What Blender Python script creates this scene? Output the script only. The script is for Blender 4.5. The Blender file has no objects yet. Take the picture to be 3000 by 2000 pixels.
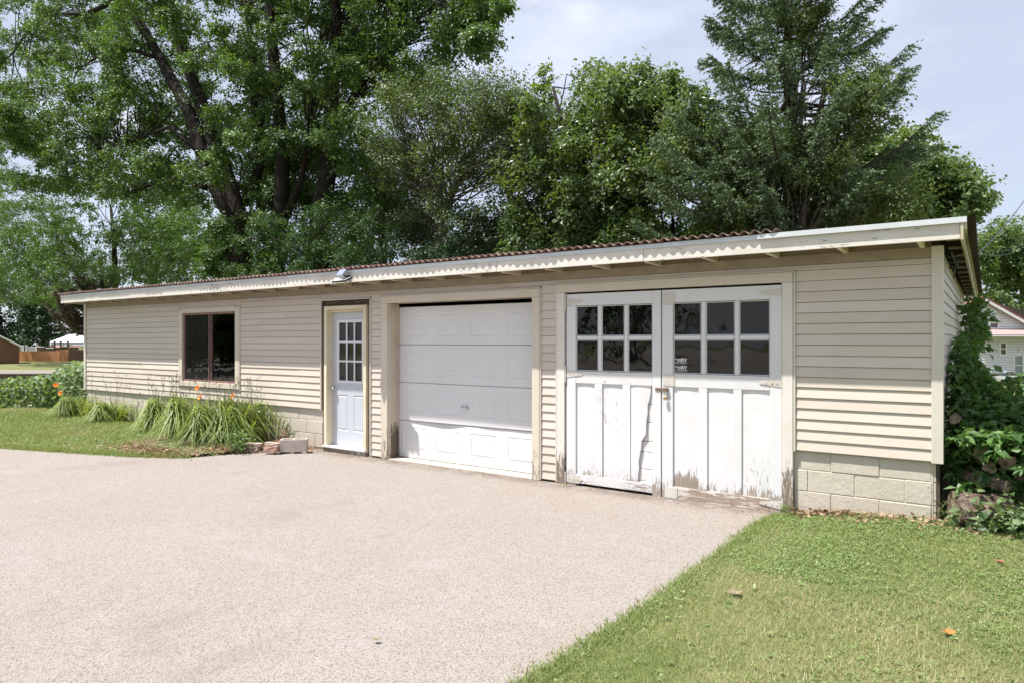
import bpy, bmesh, math, random
import numpy as np
from mathutils import Vector, Matrix

R = math.radians
scene = bpy.context.scene
COL = scene.collection
rng = np.random.default_rng(7)
rd = random.Random(11)

# ---------------------------------------------------------------- camera
CX, CY, CZ = 0.313, -7.0, 1.66
YAW = R(34.87)
cam_d = bpy.data.cameras.new('camera')
cam = bpy.data.objects.new('camera', cam_d)
COL.objects.link(cam)
cam.location = (CX, CY, CZ)
cam.rotation_euler = (R(90), 0, YAW)
cam_d.lens = 24.0
cam_d.sensor_width = 36.0
cam_d.clip_start = 0.05
cam_d.clip_end = 3000
scene.camera = cam

# ---------------------------------------------------------------- sky, sun, exposure
SUN_DIR = Vector((0.85, 1.0, -3.14)).normalized()      # direction the light travels
elev = math.asin(-SUN_DIR.z)
azim = math.atan2(-SUN_DIR.x, -SUN_DIR.y)
w = bpy.data.worlds.new('World')
scene.world = w
w.use_nodes = True
nt = w.node_tree
nt.nodes.clear()
out = nt.nodes.new('ShaderNodeOutputWorld')
bg = nt.nodes.new('ShaderNodeBackground')
sky = nt.nodes.new('ShaderNodeTexSky')
sky.sky_type = 'NISHITA'
sky.sun_disc = False
sky.sun_elevation = elev
sky.sun_rotation = azim % (2 * math.pi)
sky.air_density = 1.0
sky.dust_density = 0.8
sky.ozone_density = 2.0
tc = nt.nodes.new('ShaderNodeTexCoord')
mp = nt.nodes.new('ShaderNodeMapping')
mp.inputs['Scale'].default_value = (1.0, 1.0, 3.2)
mp.inputs['Location'].default_value = (0.35, 1.2, 0.1)
cn = nt.nodes.new('ShaderNodeTexNoise')
cn.inputs['Scale'].default_value = 2.3
cn.inputs['Detail'].default_value = 9
cn.inputs['Roughness'].default_value = 0.55
cr = nt.nodes.new('ShaderNodeMapRange')
cr.interpolation_type = 'SMOOTHSTEP'
cr.inputs['From Min'].default_value = 0.46
cr.inputs['From Max'].default_value = 0.74
cr.inputs['To Min'].default_value = 0.62
cr.inputs['To Max'].default_value = 0.93
mx = nt.nodes.new('ShaderNodeMix')
mx.data_type = 'RGBA'
mx.inputs['B'].default_value = (7.6, 8.2, 9.7, 1)
nt.links.new(tc.outputs['Generated'], mp.inputs['Vector'])
nt.links.new(mp.outputs['Vector'], cn.inputs['Vector'])
nt.links.new(cn.outputs['Fac'], cr.inputs['Value'])
nt.links.new(cr.outputs['Result'], mx.inputs['Factor'])
nt.links.new(sky.outputs['Color'], mx.inputs['A'])
cn2 = nt.nodes.new('ShaderNodeTexNoise')      # a few soft white puffs
cn2.inputs['Scale'].default_value = 3.4
cn2.inputs['Detail'].default_value = 7
cn2.inputs['Roughness'].default_value = 0.6
mp2 = nt.nodes.new('ShaderNodeMapping')
mp2.inputs['Scale'].default_value = (1.0, 1.0, 1.9)
mp2.inputs['Location'].default_value = (3.1, 0.4, 2.2)
nt.links.new(tc.outputs['Generated'], mp2.inputs['Vector'])
nt.links.new(mp2.outputs['Vector'], cn2.inputs['Vector'])
cr2 = nt.nodes.new('ShaderNodeMapRange')
cr2.interpolation_type = 'SMOOTHSTEP'
cr2.inputs['From Min'].default_value = 0.55
cr2.inputs['From Max'].default_value = 0.72
cr2.inputs['To Max'].default_value = 0.75
nt.links.new(cn2.outputs['Fac'], cr2.inputs['Value'])
mx2 = nt.nodes.new('ShaderNodeMix')
mx2.data_type = 'RGBA'
mx2.inputs['B'].default_value = (9.6, 9.6, 10.2, 1)
nt.links.new(cr2.outputs['Result'], mx2.inputs['Factor'])
nt.links.new(mx.outputs['Result'], mx2.inputs['A'])
nt.links.new(mx2.outputs['Result'], bg.inputs['Color'])
bg.inputs['Strength'].default_value = 0.066
nt.links.new(bg.outputs['Background'], out.inputs['Surface'])

sun_d = bpy.data.lights.new('sun', 'SUN')
sun_d.energy = 5.0
sun_d.angle = R(0.6)
sun_d.color = (1.0, 0.965, 0.9)
sun = bpy.data.objects.new('sun', sun_d)
COL.objects.link(sun)
sun.rotation_euler = SUN_DIR.to_track_quat('-Z', 'Y').to_euler()
sun.location = (-10, -12, 40)

scene.view_settings.view_transform = 'Standard'
scene.view_settings.look = 'None'
scene.view_settings.exposure = 0.82
scene.view_settings.gamma = 1
scene.view_settings.use_curve_mapping = False
scene.cycles.max_bounces = 8
scene.cycles.transparent_max_bounces = 16
scene.cycles.caustics_reflective = False
scene.cycles.caustics_refractive = False

# ---------------------------------------------------------------- helpers
C34, S34 = math.cos(YAW), math.sin(YAW)
def at(px, py, Y):
    """world point at world depth Y (metres behind the front wall) seen at photograph position"""
    a = (px - 1500) / 2000
    t = (Y - CY) / (a * S34 + C34)
    return Vector((CX + (a * C34 - S34) * t, Y, CZ + (1000 - py) / 2000 * t))
def atd(px, py, t):
    a = (px - 1500) / 2000
    return Vector((CX + (a * C34 - S34) * t, CY + (a * S34 + C34) * t, CZ + (1000 - py) / 2000 * t))
def gnd(px, py, z=0.0):
    a = (px - 1500) / 2000
    t = (CZ - z) * 2000 / (py - 1000)
    return Vector((CX + (a * C34 - S34) * t, CY + (a * S34 + C34) * t, z))

W = {}                                     # world position of every container
def setp(o, label=None, cat=None, group=None, kind=None):
    if label: o['label'] = label
    if cat: o['category'] = cat
    if group: o['group'] = group
    if kind: o['kind'] = kind
    return o
def empty(name, loc=(0, 0, 0), label=None, cat=None, group=None, parent=None):
    o = bpy.data.objects.new(name, None)
    o.empty_display_size = 0.1
    COL.objects.link(o)
    loc = Vector(loc)
    o.location = loc - (W[parent.name] if parent else Vector((0, 0, 0)))
    if parent: o.parent = parent
    W[o.name] = loc
    return setp(o, label, cat, group)
def put(name, me, mat=None, parent=None, loc=(0, 0, 0), rot=None, label=None, cat=None, group=None, kind=None, scale=None, bevel=0):
    if mat is not None and len(me.materials) == 0:
        me.materials.append(mat)
    o = bpy.data.objects.new(name, me)
    COL.objects.link(o)
    loc = Vector(loc)
    if parent:
        o.parent = parent
        o.location = loc - W[parent.name]
    else:
        o.location = loc
    if rot: o.rotation_euler = rot
    if scale: o.scale = scale
    W[o.name] = loc
    if bevel:
        m = o.modifiers.new('bevel', 'BEVEL')
        m.width = bevel; m.segments = 1; m.limit_method = 'ANGLE'
    return setp(o, label, cat, group, kind)

class MB:
    def __init__(s): s.v = []; s.f = []
    def poly(s, pts, faces):
        n = len(s.v); s.v += [tuple(p) for p in pts]
        s.f += [tuple(i + n for i in f) for f in faces]; return s
    def box(s, x0, x1, y0, y1, z0, z1):
        return s.poly([(x0,y0,z0),(x1,y0,z0),(x1,y1,z0),(x0,y1,z0),(x0,y0,z1),(x1,y0,z1),(x1,y1,z1),(x0,y1,z1)],
                      [(0,3,2,1),(4,5,6,7),(0,1,5,4),(1,2,6,5),(2,3,7,6),(3,0,4,7)])
    def prism(s, prof, axis, a, b):
        """closed profile (counter-clockwise list of 2-tuples) extruded along an axis"""
        n = len(prof)
        def mk(p, q):
            return {'x': (q, p[0], p[1]), 'y': (p[0], q, p[1]), 'z': (p[0], p[1], q)}[axis]
        pts = [mk(p, a) for p in prof] + [mk(p, b) for p in prof]
        fs = [(i, (i + 1) % n, n + (i + 1) % n, n + i) for i in range(n)] + [tuple(range(n - 1, -1, -1)), tuple(range(n, 2 * n))]
        return s.poly(pts, fs)
    def tube(s, pts, rad, k=6, cap=True):
        pts = [Vector(p) for p in pts]; n0 = len(s.v)
        if not hasattr(rad, '__len__'): rad = [rad] * len(pts)
        up = Vector((0.31, 0.17, 0.93))
        for i, p in enumerate(pts):
            d = (pts[min(i + 1, len(pts) - 1)] - pts[max(i - 1, 0)])
            if d.length < 1e-9: d = Vector((0, 0, 1))
            d.normalize()
            a = d.cross(up)
            if a.length < 1e-3: a = d.cross(Vector((1, 0, 0)))
            a.normalize(); b = d.cross(a)
            for j in range(k):
                t = 2 * math.pi * j / k
                s.v.append(tuple(p + (a * math.cos(t) + b * math.sin(t)) * rad[i]))
        for i in range(len(pts) - 1):
            for j in range(k):
                q = n0 + i * k
                s.f.append((q + j, q + (j + 1) % k, q + k + (j + 1) % k, q + k + j))
        if cap:
            s.f.append(tuple(n0 + j for j in range(k - 1, -1, -1)))
            e = n0 + (len(pts) - 1) * k
            s.f.append(tuple(e + j for j in range(k)))
        return s
    def mesh(s, name='mesh', smooth=False, fix=True):
        me = bpy.data.meshes.new(name)
        me.from_pydata(s.v, [], s.f)
        if fix:
            b = bmesh.new(); b.from_mesh(me)
            bmesh.ops.recalc_face_normals(b, faces=b.faces)
            b.to_mesh(me); b.free()
        if smooth: me.polygons.foreach_set('use_smooth', [True] * len(me.polygons))
        me.update()
        return me
def boxm(x0, x1, y0, y1, z0, z1): return MB().box(x0, x1, y0, y1, z0, z1).mesh()

def fast_mesh(name, V, k, rnd=None, smooth=False):
    """V: (n, k, 3) separate k-gons; rnd: per-face float attribute"""
    n = V.shape[0]
    me = bpy.data.meshes.new(name)
    me.vertices.add(n * k)
    me.vertices.foreach_set('co', V.reshape(-1).astype(np.float32))
    me.loops.add(n * k)
    me.loops.foreach_set('vertex_index', np.arange(n * k, dtype=np.int32))
    me.polygons.add(n)
    me.polygons.foreach_set('loop_start', np.arange(0, n * k, k, dtype=np.int32))
    if rnd is not None:
        a = me.attributes.new('rnd', 'FLOAT', 'FACE')
        a.data.foreach_set('value', rnd.astype(np.float32))
    me.update(calc_edges=True)
    if smooth: me.polygons.foreach_set('use_smooth', [True] * n)
    return me

def unit(a): return a / np.maximum(np.linalg.norm(a, axis=-1, keepdims=True), 1e-9)
def leaves_mesh(name, P, size, up=0.6, wid=0.75, fold=0.22, rnd=None, dirs=None, droop=0.25, nrm0=None):
    """P (n,3) leaf positions, every leaf two folded triangles with a pointed tip"""
    n = len(P)
    nrm = unit(rng.normal(size=(n, 3)) + np.array([0, 0, up]) * 2)
    if nrm0 is not None: nrm = unit(nrm0 + rng.normal(size=(n, 3)) * 0.42)
    t = rng.normal(size=(n, 3)) if dirs is None else dirs + rng.normal(size=(n, 3)) * 0.5
    t = t - (t * nrm).sum(1, keepdims=True) * nrm
    t = unit(t); t[:, 2] -= droop; t = unit(t)
    s = unit(np.cross(t, nrm)); nrm = np.cross(s, t)
    L = (size * rng.uniform(0.65, 1.25, n))[:, None]
    V = np.empty((n, 2, 3, 3))
    a = P; b = P + L * t
    l = P + L * (0.42 * t + s * wid / 2 + nrm * fold * 0.5)
    r = P + L * (0.42 * t - s * wid / 2 + nrm * fold * 0.5)
    V[:, 0, 0] = a; V[:, 0, 1] = b; V[:, 0, 2] = l
    V[:, 1, 0] = a; V[:, 1, 1] = r; V[:, 1, 2] = b
    if rnd is None: rnd = rng.random(n)
    return fast_mesh(name, V.reshape(n * 2, 3, 3), 3, np.repeat(rnd, 2))

def vnoise(x, y, seed=0):
    """cheap smooth 2-D noise 0..1"""
    def h(i, j):
        q = np.sin(i * 127.1 + j * 311.7 + seed * 74.7) * 43758.5453
        return q - np.floor(q)
    xi, yi = np.floor(x), np.floor(y); fx, fy = x - xi, y - yi
    fx = fx * fx * (3 - 2 * fx); fy = fy * fy * (3 - 2 * fy)
    return (h(xi, yi) * (1 - fx) + h(xi + 1, yi) * fx) * (1 - fy) + (h(xi, yi + 1) * (1 - fx) + h(xi + 1, yi + 1) * fx) * fy

# ---------------------------------------------------------------- materials
class N:
    def __init__(s, name):
        s.m = bpy.data.materials.new(name); s.m.use_nodes = True
        s.t = s.m.node_tree; s.t.nodes.clear()
        s.o = s.t.nodes.new('ShaderNodeOutputMaterial')
        s.p = s.t.nodes.new('ShaderNodeBsdfPrincipled')
        s.t.links.new(s.p.outputs[0], s.o.inputs[0])
    def n(s, typ, **kw):
        q = s.t.nodes.new(typ)
        for k, v in kw.items():
            if k in q.inputs: 
                q.inputs[k].default_value = v
            else: setattr(q, k, v)
        return q
    def l(s, a, b): s.t.links.new(a, b)
    def pos(s): return s.n('ShaderNodeNewGeometry').outputs['Position']
    def mapped(s, sc):
        m = s.n('ShaderNodeMapping'); m.inputs['Scale'].default_value = sc
        s.l(s.pos(), m.inputs['Vector']); return m.outputs[0]
    def noise(s, sc, detail=5, rough=0.55, vec=None, scale3=(1, 1, 1)):
        q = s.n('ShaderNodeTexNoise', Scale=sc, Detail=detail, Roughness=rough)
        s.l(vec if vec is not None else s.mapped(scale3), q.inputs['Vector']); return q.outputs['Fac']
    def rng(s, v, a, b, c=0, d=1, smooth=True):
        q = s.n('ShaderNodeMapRange'); q.interpolation_type = 'SMOOTHSTEP' if smooth else 'LINEAR'
        s.l(v, q.inputs['Value'])
        for k, x in zip(('From Min', 'From Max', 'To Min', 'To Max'), (a, b, c, d)): q.inputs[k].default_value = x
        return q.outputs['Result']
    def mix(s, f, a, b):
        q = s.n('ShaderNodeMix'); q.data_type = 'RGBA'
        for sock, v in ((q.inputs['Factor'], f), (q.inputs['A'], a), (q.inputs['B'], b)):
            if isinstance(v, tuple): sock.default_value = v if len(v) == 4 else (*v, 1)
            elif isinstance(v, (int, float)): sock.default_value = v
            else: s.l(v, sock)
        return q.outputs['Result']
    def math(s, op, a, b=0.0):
        q = s.n('ShaderNodeMath'); q.operation = op
        for i, v in enumerate((a, b)):
            if isinstance(v, (int, float)): q.inputs[i].default_value = v
            else: s.l(v, q.inputs[i])
        return q.outputs[0]
    def z(s):
        q = s.n('ShaderNodeSeparateXYZ'); s.l(s.pos(), q.inputs[0]); return q.outputs
    def bump(s, h, dist=0.002, strength=0.6):
        q = s.n('ShaderNodeBump'); q.inputs['Strength'].default_value = strength; q.inputs['Distance'].default_value = dist
        s.l(h, q.inputs['Height']); s.l(q.outputs[0], s.p.inputs['Normal'])
    def base(s, v):
        if isinstance(v, tuple): s.p.inputs['Base Color'].default_value = (*v[:3], 1)
        else: s.l(v, s.p.inputs['Base Color'])
    def rough(s, r, spec=0.4):
        s.p.inputs['Roughness'].default_value = r; s.p.inputs['Specular IOR Level'].default_value = spec

def simple(name, col, rough=0.6, spec=0.4, metal=0, var=0.12, sc=8, bump=0.0, s3=(1, 1, 1)):
    q = N(name); q.rough(rough, spec); q.p.inputs['Metallic'].default_value = metal
    f = q.noise(sc, scale3=s3)
    a = tuple(c * (1 - var) for c in col); b = tuple(min(1, c * (1 + var)) for c in col)
    ri = q.n('ShaderNodeObjectInfo').outputs['Random']
    f2 = q.math('ADD', q.math('MULTIPLY', f, 0.75), q.math('MULTIPLY', ri, 0.25))
    q.base(q.mix(q.rng(f2, 0.3, 0.7), a, b))
    if bump: q.bump(q.noise(sc * 9, scale3=s3), bump)
    return q.m

def peeling(name, paint, wood, amount=0.1, low=0.0, zlow=0.35, grain=(9, 9, 1.1), sc=9.0, rough=0.55, dirt=0.12, zbase=-0.03):
    """old paint over grey-brown wood; more of it gone near the ground (a wear pattern of its own)"""
    q = N(name); q.rough(rough, 0.35)
    n1 = q.noise(sc, 8, 0.72, scale3=grain)
    n2 = q.noise(1.7, 3)
    z = q.z()[2]
    lowf = q.rng(z, zbase, zbase + zlow, low, 0.0)
    v = q.math('ADD', n1, q.math('MULTIPLY', q.math('SUBTRACT', n2, 0.5), 0.45))
    thr = q.math('SUBTRACT', 0.78 - amount, lowf)
    mask = q.rng(q.math('SUBTRACT', v, thr), -0.015, 0.03)
    wn = q.noise(26, 6, 0.7, scale3=grain)
    wc = q.mix(q.rng(wn, 0.3, 0.7), tuple(c * 0.55 for c in wood), wood)
    stain = q.rng(q.noise(3.1, 6, 0.6), 0.42, 0.72)
    pc = q.mix(q.math('MULTIPLY', stain, dirt), paint, tuple(c * f for c, f in zip(paint, (0.62, 0.52, 0.42))))
    q.base(q.mix(mask, pc, wc))
    h = q.math('ADD', q.math('MULTIPLY', mask, -0.5), q.math('MULTIPLY', q.noise(30, 4, 0.6, scale3=grain), 0.35))
    q.bump(h, 0.0035, 0.8)
    return q.m

def foliage(name, dark, light, trans=0.35, rough=0.5, spec=0.35, dry=None):
    q = N(name); q.rough(rough, spec)
    a = q.n('ShaderNodeAttribute'); a.attribute_name = 'rnd'
    col = q.mix(a.outputs['Fac'], dark, light)
    if dry: col = q.mix(q.rng(a.outputs['Fac'], 0.93, 0.96), col, dry)
    q.base(col)
    tr = q.n('ShaderNodeBsdfTranslucent')
    tcol = q.mix(0.55, col, (light[0] * 1.7, light[1] * 1.7, light[2] * 0.5))
    q.l(tcol, tr.inputs['Color'])
    ms = q.n('ShaderNodeMixShader'); ms.inputs[0].default_value = trans
    q.l(q.p.outputs[0], ms.inputs[1]); q.l(tr.outputs[0], ms.inputs[2]); q.l(ms.outputs[0], q.o.inputs[0])
    return q.m

def glass(name, tint=0.8, film=0.0, filmcol=(0.2, 0.2, 0.2), wave=0.0, ior=1.5):
    q = N(name)
    tr = q.n('ShaderNodeBsdfTransparent'); tr.inputs[0].default_value = (tint, tint, tint * 0.98, 1)
    gl = q.n('ShaderNodeBsdfGlossy'); gl.inputs['Roughness'].default_value = 0.01; gl.inputs['Color'].default_value = (1, 1, 1, 1)
    fr = q.n('ShaderNodeFresnel', IOR=ior)
    if wave:
        b = q.n('ShaderNodeBump'); b.inputs['Distance'].default_value = wave; b.inputs['Strength'].default_value = 1.0
        q.l(q.noise(2.2, 2, scale3=(1, 1, 0.7)), b.inputs['Height'])
        q.l(b.outputs[0], gl.inputs['Normal'])
    ms = q.n('ShaderNodeMixShader')
    q.l(fr.outputs[0], ms.inputs[0]); q.l(tr.outputs[0], ms.inputs[1]); q.l(gl.outputs[0], ms.inputs[2])
    last = ms.outputs[0]
    if film:
        df = q.n('ShaderNodeBsdfDiffuse'); df.inputs['Color'].default_value = (*filmcol, 1)
        m2 = q.n('ShaderNodeMixShader'); m2.inputs[0].default_value = film
        q.l(last, m2.inputs[1]); q.l(df.outputs[0], m2.inputs[2]); last = m2.outputs[0]
    q.l(last, q.o.inputs[0])
    return q.m

M = {}
q = N('vinyl_siding'); q.rough(0.5, 0.35)
ri = q.n('ShaderNodeObjectInfo').outputs['Random']
f = q.math('ADD', q.math('MULTIPLY', q.noise(1.6, 5), 0.6), q.math('MULTIPLY', ri, 0.4))
col = q.mix(q.rng(f, 0.25, 0.75), (0.565, 0.495, 0.425), (0.625, 0.555, 0.485))
zz = q.z()[2]
grime = q.math('MULTIPLY', q.rng(q.noise(5, 7, 0.7, scale3=(1, 1, 2.5)), 0.5, 0.75), 0.25)
q.base(q.mix(grime, col, (0.4, 0.35, 0.29)))
q.bump(q.noise(22, 5, 0.7, scale3=(0.5, 1, 6)), 0.0012, 0.35)
M['siding'] = q.m
M['trim'] = peeling('cream_painted_trim', (0.62, 0.555, 0.46), (0.27, 0.21, 0.16), amount=0.045, low=0.2, zlow=0.9, dirt=0.15)
M['trim_white'] = peeling('weathered_white_trim', (0.70, 0.655, 0.60), (0.27, 0.215, 0.17), amount=0.08, low=0.3, zlow=0.9, dirt=0.2)
M['corner'] = simple('corner_trim_vinyl', (0.60, 0.56, 0.49), 0.45, 0.4, var=0.04, sc=2)
M['fascia'] = peeling('fascia_paint', (0.67, 0.635, 0.585), (0.24, 0.20, 0.17), amount=0.15, low=0, grain=(1.2, 9, 9), sc=8, dirt=0.25)
M['barn'] = peeling('barn_door_white_paint', (0.68, 0.68, 0.69), (0.44, 0.37, 0.31), amount=0.10, low=0.26, zlow=0.34, grain=(9, 9, 1.0), dirt=0.1, zbase=-0.02)
M['barn_h'] = peeling('barn_door_rail_paint', (0.67, 0.665, 0.665), (0.42, 0.34, 0.28), amount=0.13, low=0.12, zlow=0.3, grain=(1.0, 9, 9), dirt=0.14)
M['barn_bottom'] = peeling('barn_door_bottom_rail', (0.62, 0.58, 0.54), (0.42, 0.33, 0.27), amount=0.27, low=0.05, zlow=0.2, grain=(0.8, 9, 7), sc=7, dirt=0.3)
M['metal_white'] = peeling('painted_hinge_metal', (0.60, 0.57, 0.52), (0.33, 0.13, 0.05), amount=0.06, low=0, grain=(2, 2, 2), sc=16, dirt=0.4)
M['rust'] = simple('rusty_hasp', (0.20, 0.135, 0.11), 0.7, 0.3, metal=0.3, var=0.4, sc=40)
M['brass'] = simple('brass_padlock', (0.55, 0.43, 0.22), 0.35, 0.5, metal=0.9, var=0.1, sc=40)
M['steel'] = simple('polished_metal', (0.62, 0.62, 0.63), 0.22, 0.5, metal=1.0, var=0.05, sc=40)
M['alu'] = simple('aluminium_drip_edge', (0.60, 0.62, 0.62), 0.42, 0.5, metal=0.35, var=0.1, sc=3)
M['garage'] = simple('overhead_door_white', (0.69, 0.69, 0.695), 0.42, 0.45, var=0.03, sc=2, bump=0.0004)
M['entry'] = simple('entry_door_grey_paint', (0.50, 0.525, 0.58), 0.42, 0.45, var=0.03, sc=2)
M['entry_lite'] = simple('entry_lite_frame', (0.70, 0.72, 0.76), 0.4, 0.45, var=0.02, sc=3)
M['entry_frame'] = peeling('entry_frame_cream', (0.72, 0.64, 0.47), (0.36, 0.26, 0.15), amount=0.0, low=0.12, zlow=0.6, dirt=0.3)
M['raw_wood'] = simple('exposed_brown_wood', (0.13, 0.085, 0.07), 0.85, 0.2, var=0.5, sc=6, bump=0.003, s3=(1, 1, 5))
M['raw_sheath'] = simple('exposed_sheathing', (0.33, 0.27, 0.22), 0.85, 0.2, var=0.3, sc=9, bump=0.003, s3=(1, 1, 6))
M['sill'] = simple('aluminium_sill', (0.72, 0.72, 0.70), 0.4, 0.5, metal=0.2, var=0.1, sc=5)
M['win_frame'] = simple('maroon_window_frame', (0.22, 0.13, 0.12), 0.5, 0.4, var=0.15, sc=8)
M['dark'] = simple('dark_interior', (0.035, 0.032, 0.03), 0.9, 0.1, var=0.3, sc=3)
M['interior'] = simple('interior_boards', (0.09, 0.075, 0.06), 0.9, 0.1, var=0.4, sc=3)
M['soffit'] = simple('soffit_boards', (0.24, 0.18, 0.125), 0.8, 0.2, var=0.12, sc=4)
M['rafter'] = simple('rafter_paint', (0.62, 0.54, 0.42), 0.7, 0.3, var=0.15, sc=6)
q = N('painted_block'); q.rough(0.8, 0.25)
n1 = q.noise(2.2, 6, 0.6); n2 = q.noise(60, 6, 0.65); n3 = q.noise(24, 3, 0.5)
c1 = q.mix(q.rng(n1, 0.3, 0.7), (0.51, 0.46, 0.385), (0.565, 0.515, 0.44))
z = q.z()[2]
splash = q.math('MULTIPLY', q.rng(z, 0.0, 0.25, 0.6, 0.0), q.rng(q.noise(6, 6, 0.7), 0.35, 0.7))
pits = q.rng(n3, 0.70, 0.76)
q.base(q.mix(q.math('MULTIPLY', pits, 0.45), q.mix(splash, c1, (0.42, 0.32, 0.25)), (0.2, 0.17, 0.14)))
q.bump(q.math('ADD', q.math('MULTIPLY', n2, 0.5), q.math('SUBTRACT', q.math('MULTIPLY', n3, 0.9), q.math('MULTIPLY', pits, 1.0))), 0.006, 0.7)
M['block'] = q.m
q = N('roof_sheet_brown'); q.rough(0.8, 0.25)
n = q.noise(7, 6, 0.65); n2 = q.noise(1.1, 3)
c = q.mix(q.rng(n, 0.3, 0.7), (0.10, 0.055, 0.045), (0.24, 0.15, 0.13))
q.base(q.mix(q.rng(n2, 0.5, 0.7, 0, 0.5), c, (0.24, 0.20, 0.17)))
M['roof'] = q.m
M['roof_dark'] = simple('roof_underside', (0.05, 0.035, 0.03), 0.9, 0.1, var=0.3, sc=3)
M['glass_barn'] = glass('old_window_glass', 0.6, film=0.03, filmcol=(0.10, 0.10, 0.10), wave=0.006, ior=1.4)
M['glass'] = glass('window_glass', 0.85, wave=0.003)
M['glass_screen'] = glass('window_glass_with_screen', 0.4, film=0.16, filmcol=(0.09, 0.09, 0.09), wave=0.003)
M['glass_door'] = glass('door_lite_glass', 0.7, film=0.02)
M['decal'] = simple('white_decal_print', (0.8, 0.8, 0.8), 0.5, 0.3, var=0.02)
M['black'] = simple('black_plastic', (0.02, 0.02, 0.022), 0.4, 0.4, var=0.1)
M['panel_blue'] = simple('solar_cell_face', (0.25, 0.27, 0.36), 0.12, 0.6, var=0.03)
M['lens'] = simple('lamp_lens', (0.6, 0.6, 0.6), 0.25, 0.6, var=0.1)
M['jug'] = simple('pale_blue_plastic_drum', (0.75, 0.82, 0.85), 0.4, 0.4, var=0.05)
M['jug_green'] = simple('pale_green_plastic_jug', (0.6, 0.75, 0.6), 0.4, 0.4, var=0.1)
M['white'] = simple('white_paint', (0.78, 0.78, 0.78), 0.6, 0.3, var=0.05)
M['grey_panel'] = simple('grey_trailer_skin', (0.30, 0.30, 0.30), 0.5, 0.3, var=0.05)
# ground
q = N('driveway_aggregate'); q.rough(0.9, 0.2)
n1 = q.noise(0.45, 5, 0.6); n2 = q.noise(2.6, 5, 0.65); n3 = q.noise(9, 4, 0.6)
vo = q.n('ShaderNodeTexVoronoi', Scale=150.0); q.l(q.pos(), vo.inputs['Vector'])
vo2 = q.n('ShaderNodeTexVoronoi', Scale=240.0); q.l(q.pos(), vo2.inputs['Vector'])
c = q.mix(q.rng(n1, 0.35, 0.65), (0.345, 0.293, 0.260), (0.355, 0.320, 0.298))
c = q.mix(q.math('MULTIPLY', q.rng(n2, 0.50, 0.70), 0.3), c, (0.39, 0.375, 0.355))
c = q.mix(q.math('MULTIPLY', q.rng(n3, 0.55, 0.75), 0.22), c, (0.24, 0.20, 0.17))
sep = q.n('ShaderNodeSeparateColor'); q.l(vo.outputs['Color'], sep.inputs[0])
c = q.mix(q.rng(sep.outputs[0], 0.0, 1.0, 0.0, 0.42, False), c, (0.44, 0.40, 0.37))
c = q.mix(q.rng(sep.outputs[1], 0.84, 0.9, 0, 0.8), c, (0.17, 0.135, 0.115))
c = q.mix(q.rng(vo.outputs['Distance'], 0.5, 0.8, 0, 0.45), c, (0.16, 0.13, 0.11))
crk = q.n('ShaderNodeTexVoronoi', Scale=0.33); crk.feature = 'DISTANCE_TO_EDGE'
wv = q.n('ShaderNodeVectorMath'); wv.operation = 'ADD'
nn = q.n('ShaderNodeTexNoise', Scale=1.3, Detail=6.0); q.l(q.pos(), nn.inputs['Vector'])
q.l(q.pos(), wv.inputs[0]); q.l(nn.outputs['Color'], wv.inputs[1]); q.l(wv.outputs[0], crk.inputs['Vector'])
ck = q.math('MULTIPLY', q.rng(crk.outputs['Distance'], 0.0, 0.02, 1, 0), q.rng(q.noise(0.8, 3), 0.52, 0.62))
gr = q.noise(62, 3, 0.6)
c = q.mix(q.rng(gr, 0.56, 0.66, 0, 0.55), c, (0.16, 0.125, 0.11))
c = q.mix(q.rng(gr, 0.42, 0.34, 0, 0.35), c, (0.44, 0.40, 0.37))
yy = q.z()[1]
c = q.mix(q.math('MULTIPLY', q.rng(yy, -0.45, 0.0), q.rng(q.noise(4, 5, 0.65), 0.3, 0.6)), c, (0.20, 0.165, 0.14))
n5 = q.noise(0.9, 4, 0.7, scale3=(1.0, 0.55, 1))
c = q.mix(q.rng(n5, 0.56, 0.68, 0, 0.38), c, (0.235, 0.195, 0.17))
n6 = q.noise(1.5, 5, 0.7, scale3=(0.7, 1.2, 1))
c = q.mix(q.rng(n6, 0.56, 0.70, 0, 0.22), c, (0.40, 0.39, 0.38))
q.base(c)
q.bump(q.math('ADD', q.math('MULTIPLY', vo.outputs['Distance'], -1.0), q.math('MULTIPLY', gr, -1.2)), 0.010, 0.8)
M['drive'] = q.m
q = N('lawn_soil_and_thatch'); q.rough(0.95, 0.1)
n1 = q.noise(1.1, 6, 0.65); n2 = q.noise(30, 5, 0.7); n3 = q.noise(0.06, 3)
c = q.mix(q.rng(n1, 0.35, 0.65), (0.12, 0.145, 0.05), (0.20, 0.20, 0.09))
c = q.mix(q.rng(n2, 0.45, 0.75), c, (0.17, 0.17, 0.08))
q.base(c); q.bump(n2, 0.03, 0.7)
M['lawn'] = q.m
M['mulch'] = simple('dead_leaves_and_dirt', (0.25, 0.17, 0.115), 0.95, 0.1, var=0.5, sc=30, bump=0.01)
M['grass'] = foliage('grass_blades', (0.10, 0.17, 0.04), (0.34, 0.38, 0.17), 0.3, 0.5, 0.3)
M['grass_dry'] = foliage('dry_grass_blades', (0.28, 0.27, 0.14), (0.52, 0.47, 0.32), 0.25, 0.7, 0.2)
M['clover'] = foliage('clover_leaves', (0.11, 0.19, 0.05), (0.27, 0.34, 0.14), 0.25, 0.5, 0.3)
M['maple'] = foliage('maple_leaves', (0.015, 0.042, 0.010), (0.125, 0.215, 0.055), 0.32, 0.45, 0.36)
M['maple2'] = foliage('maple_leaves_dense', (0.014, 0.040, 0.010), (0.11, 0.195, 0.048), 0.30, 0.45, 0.36)
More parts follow.
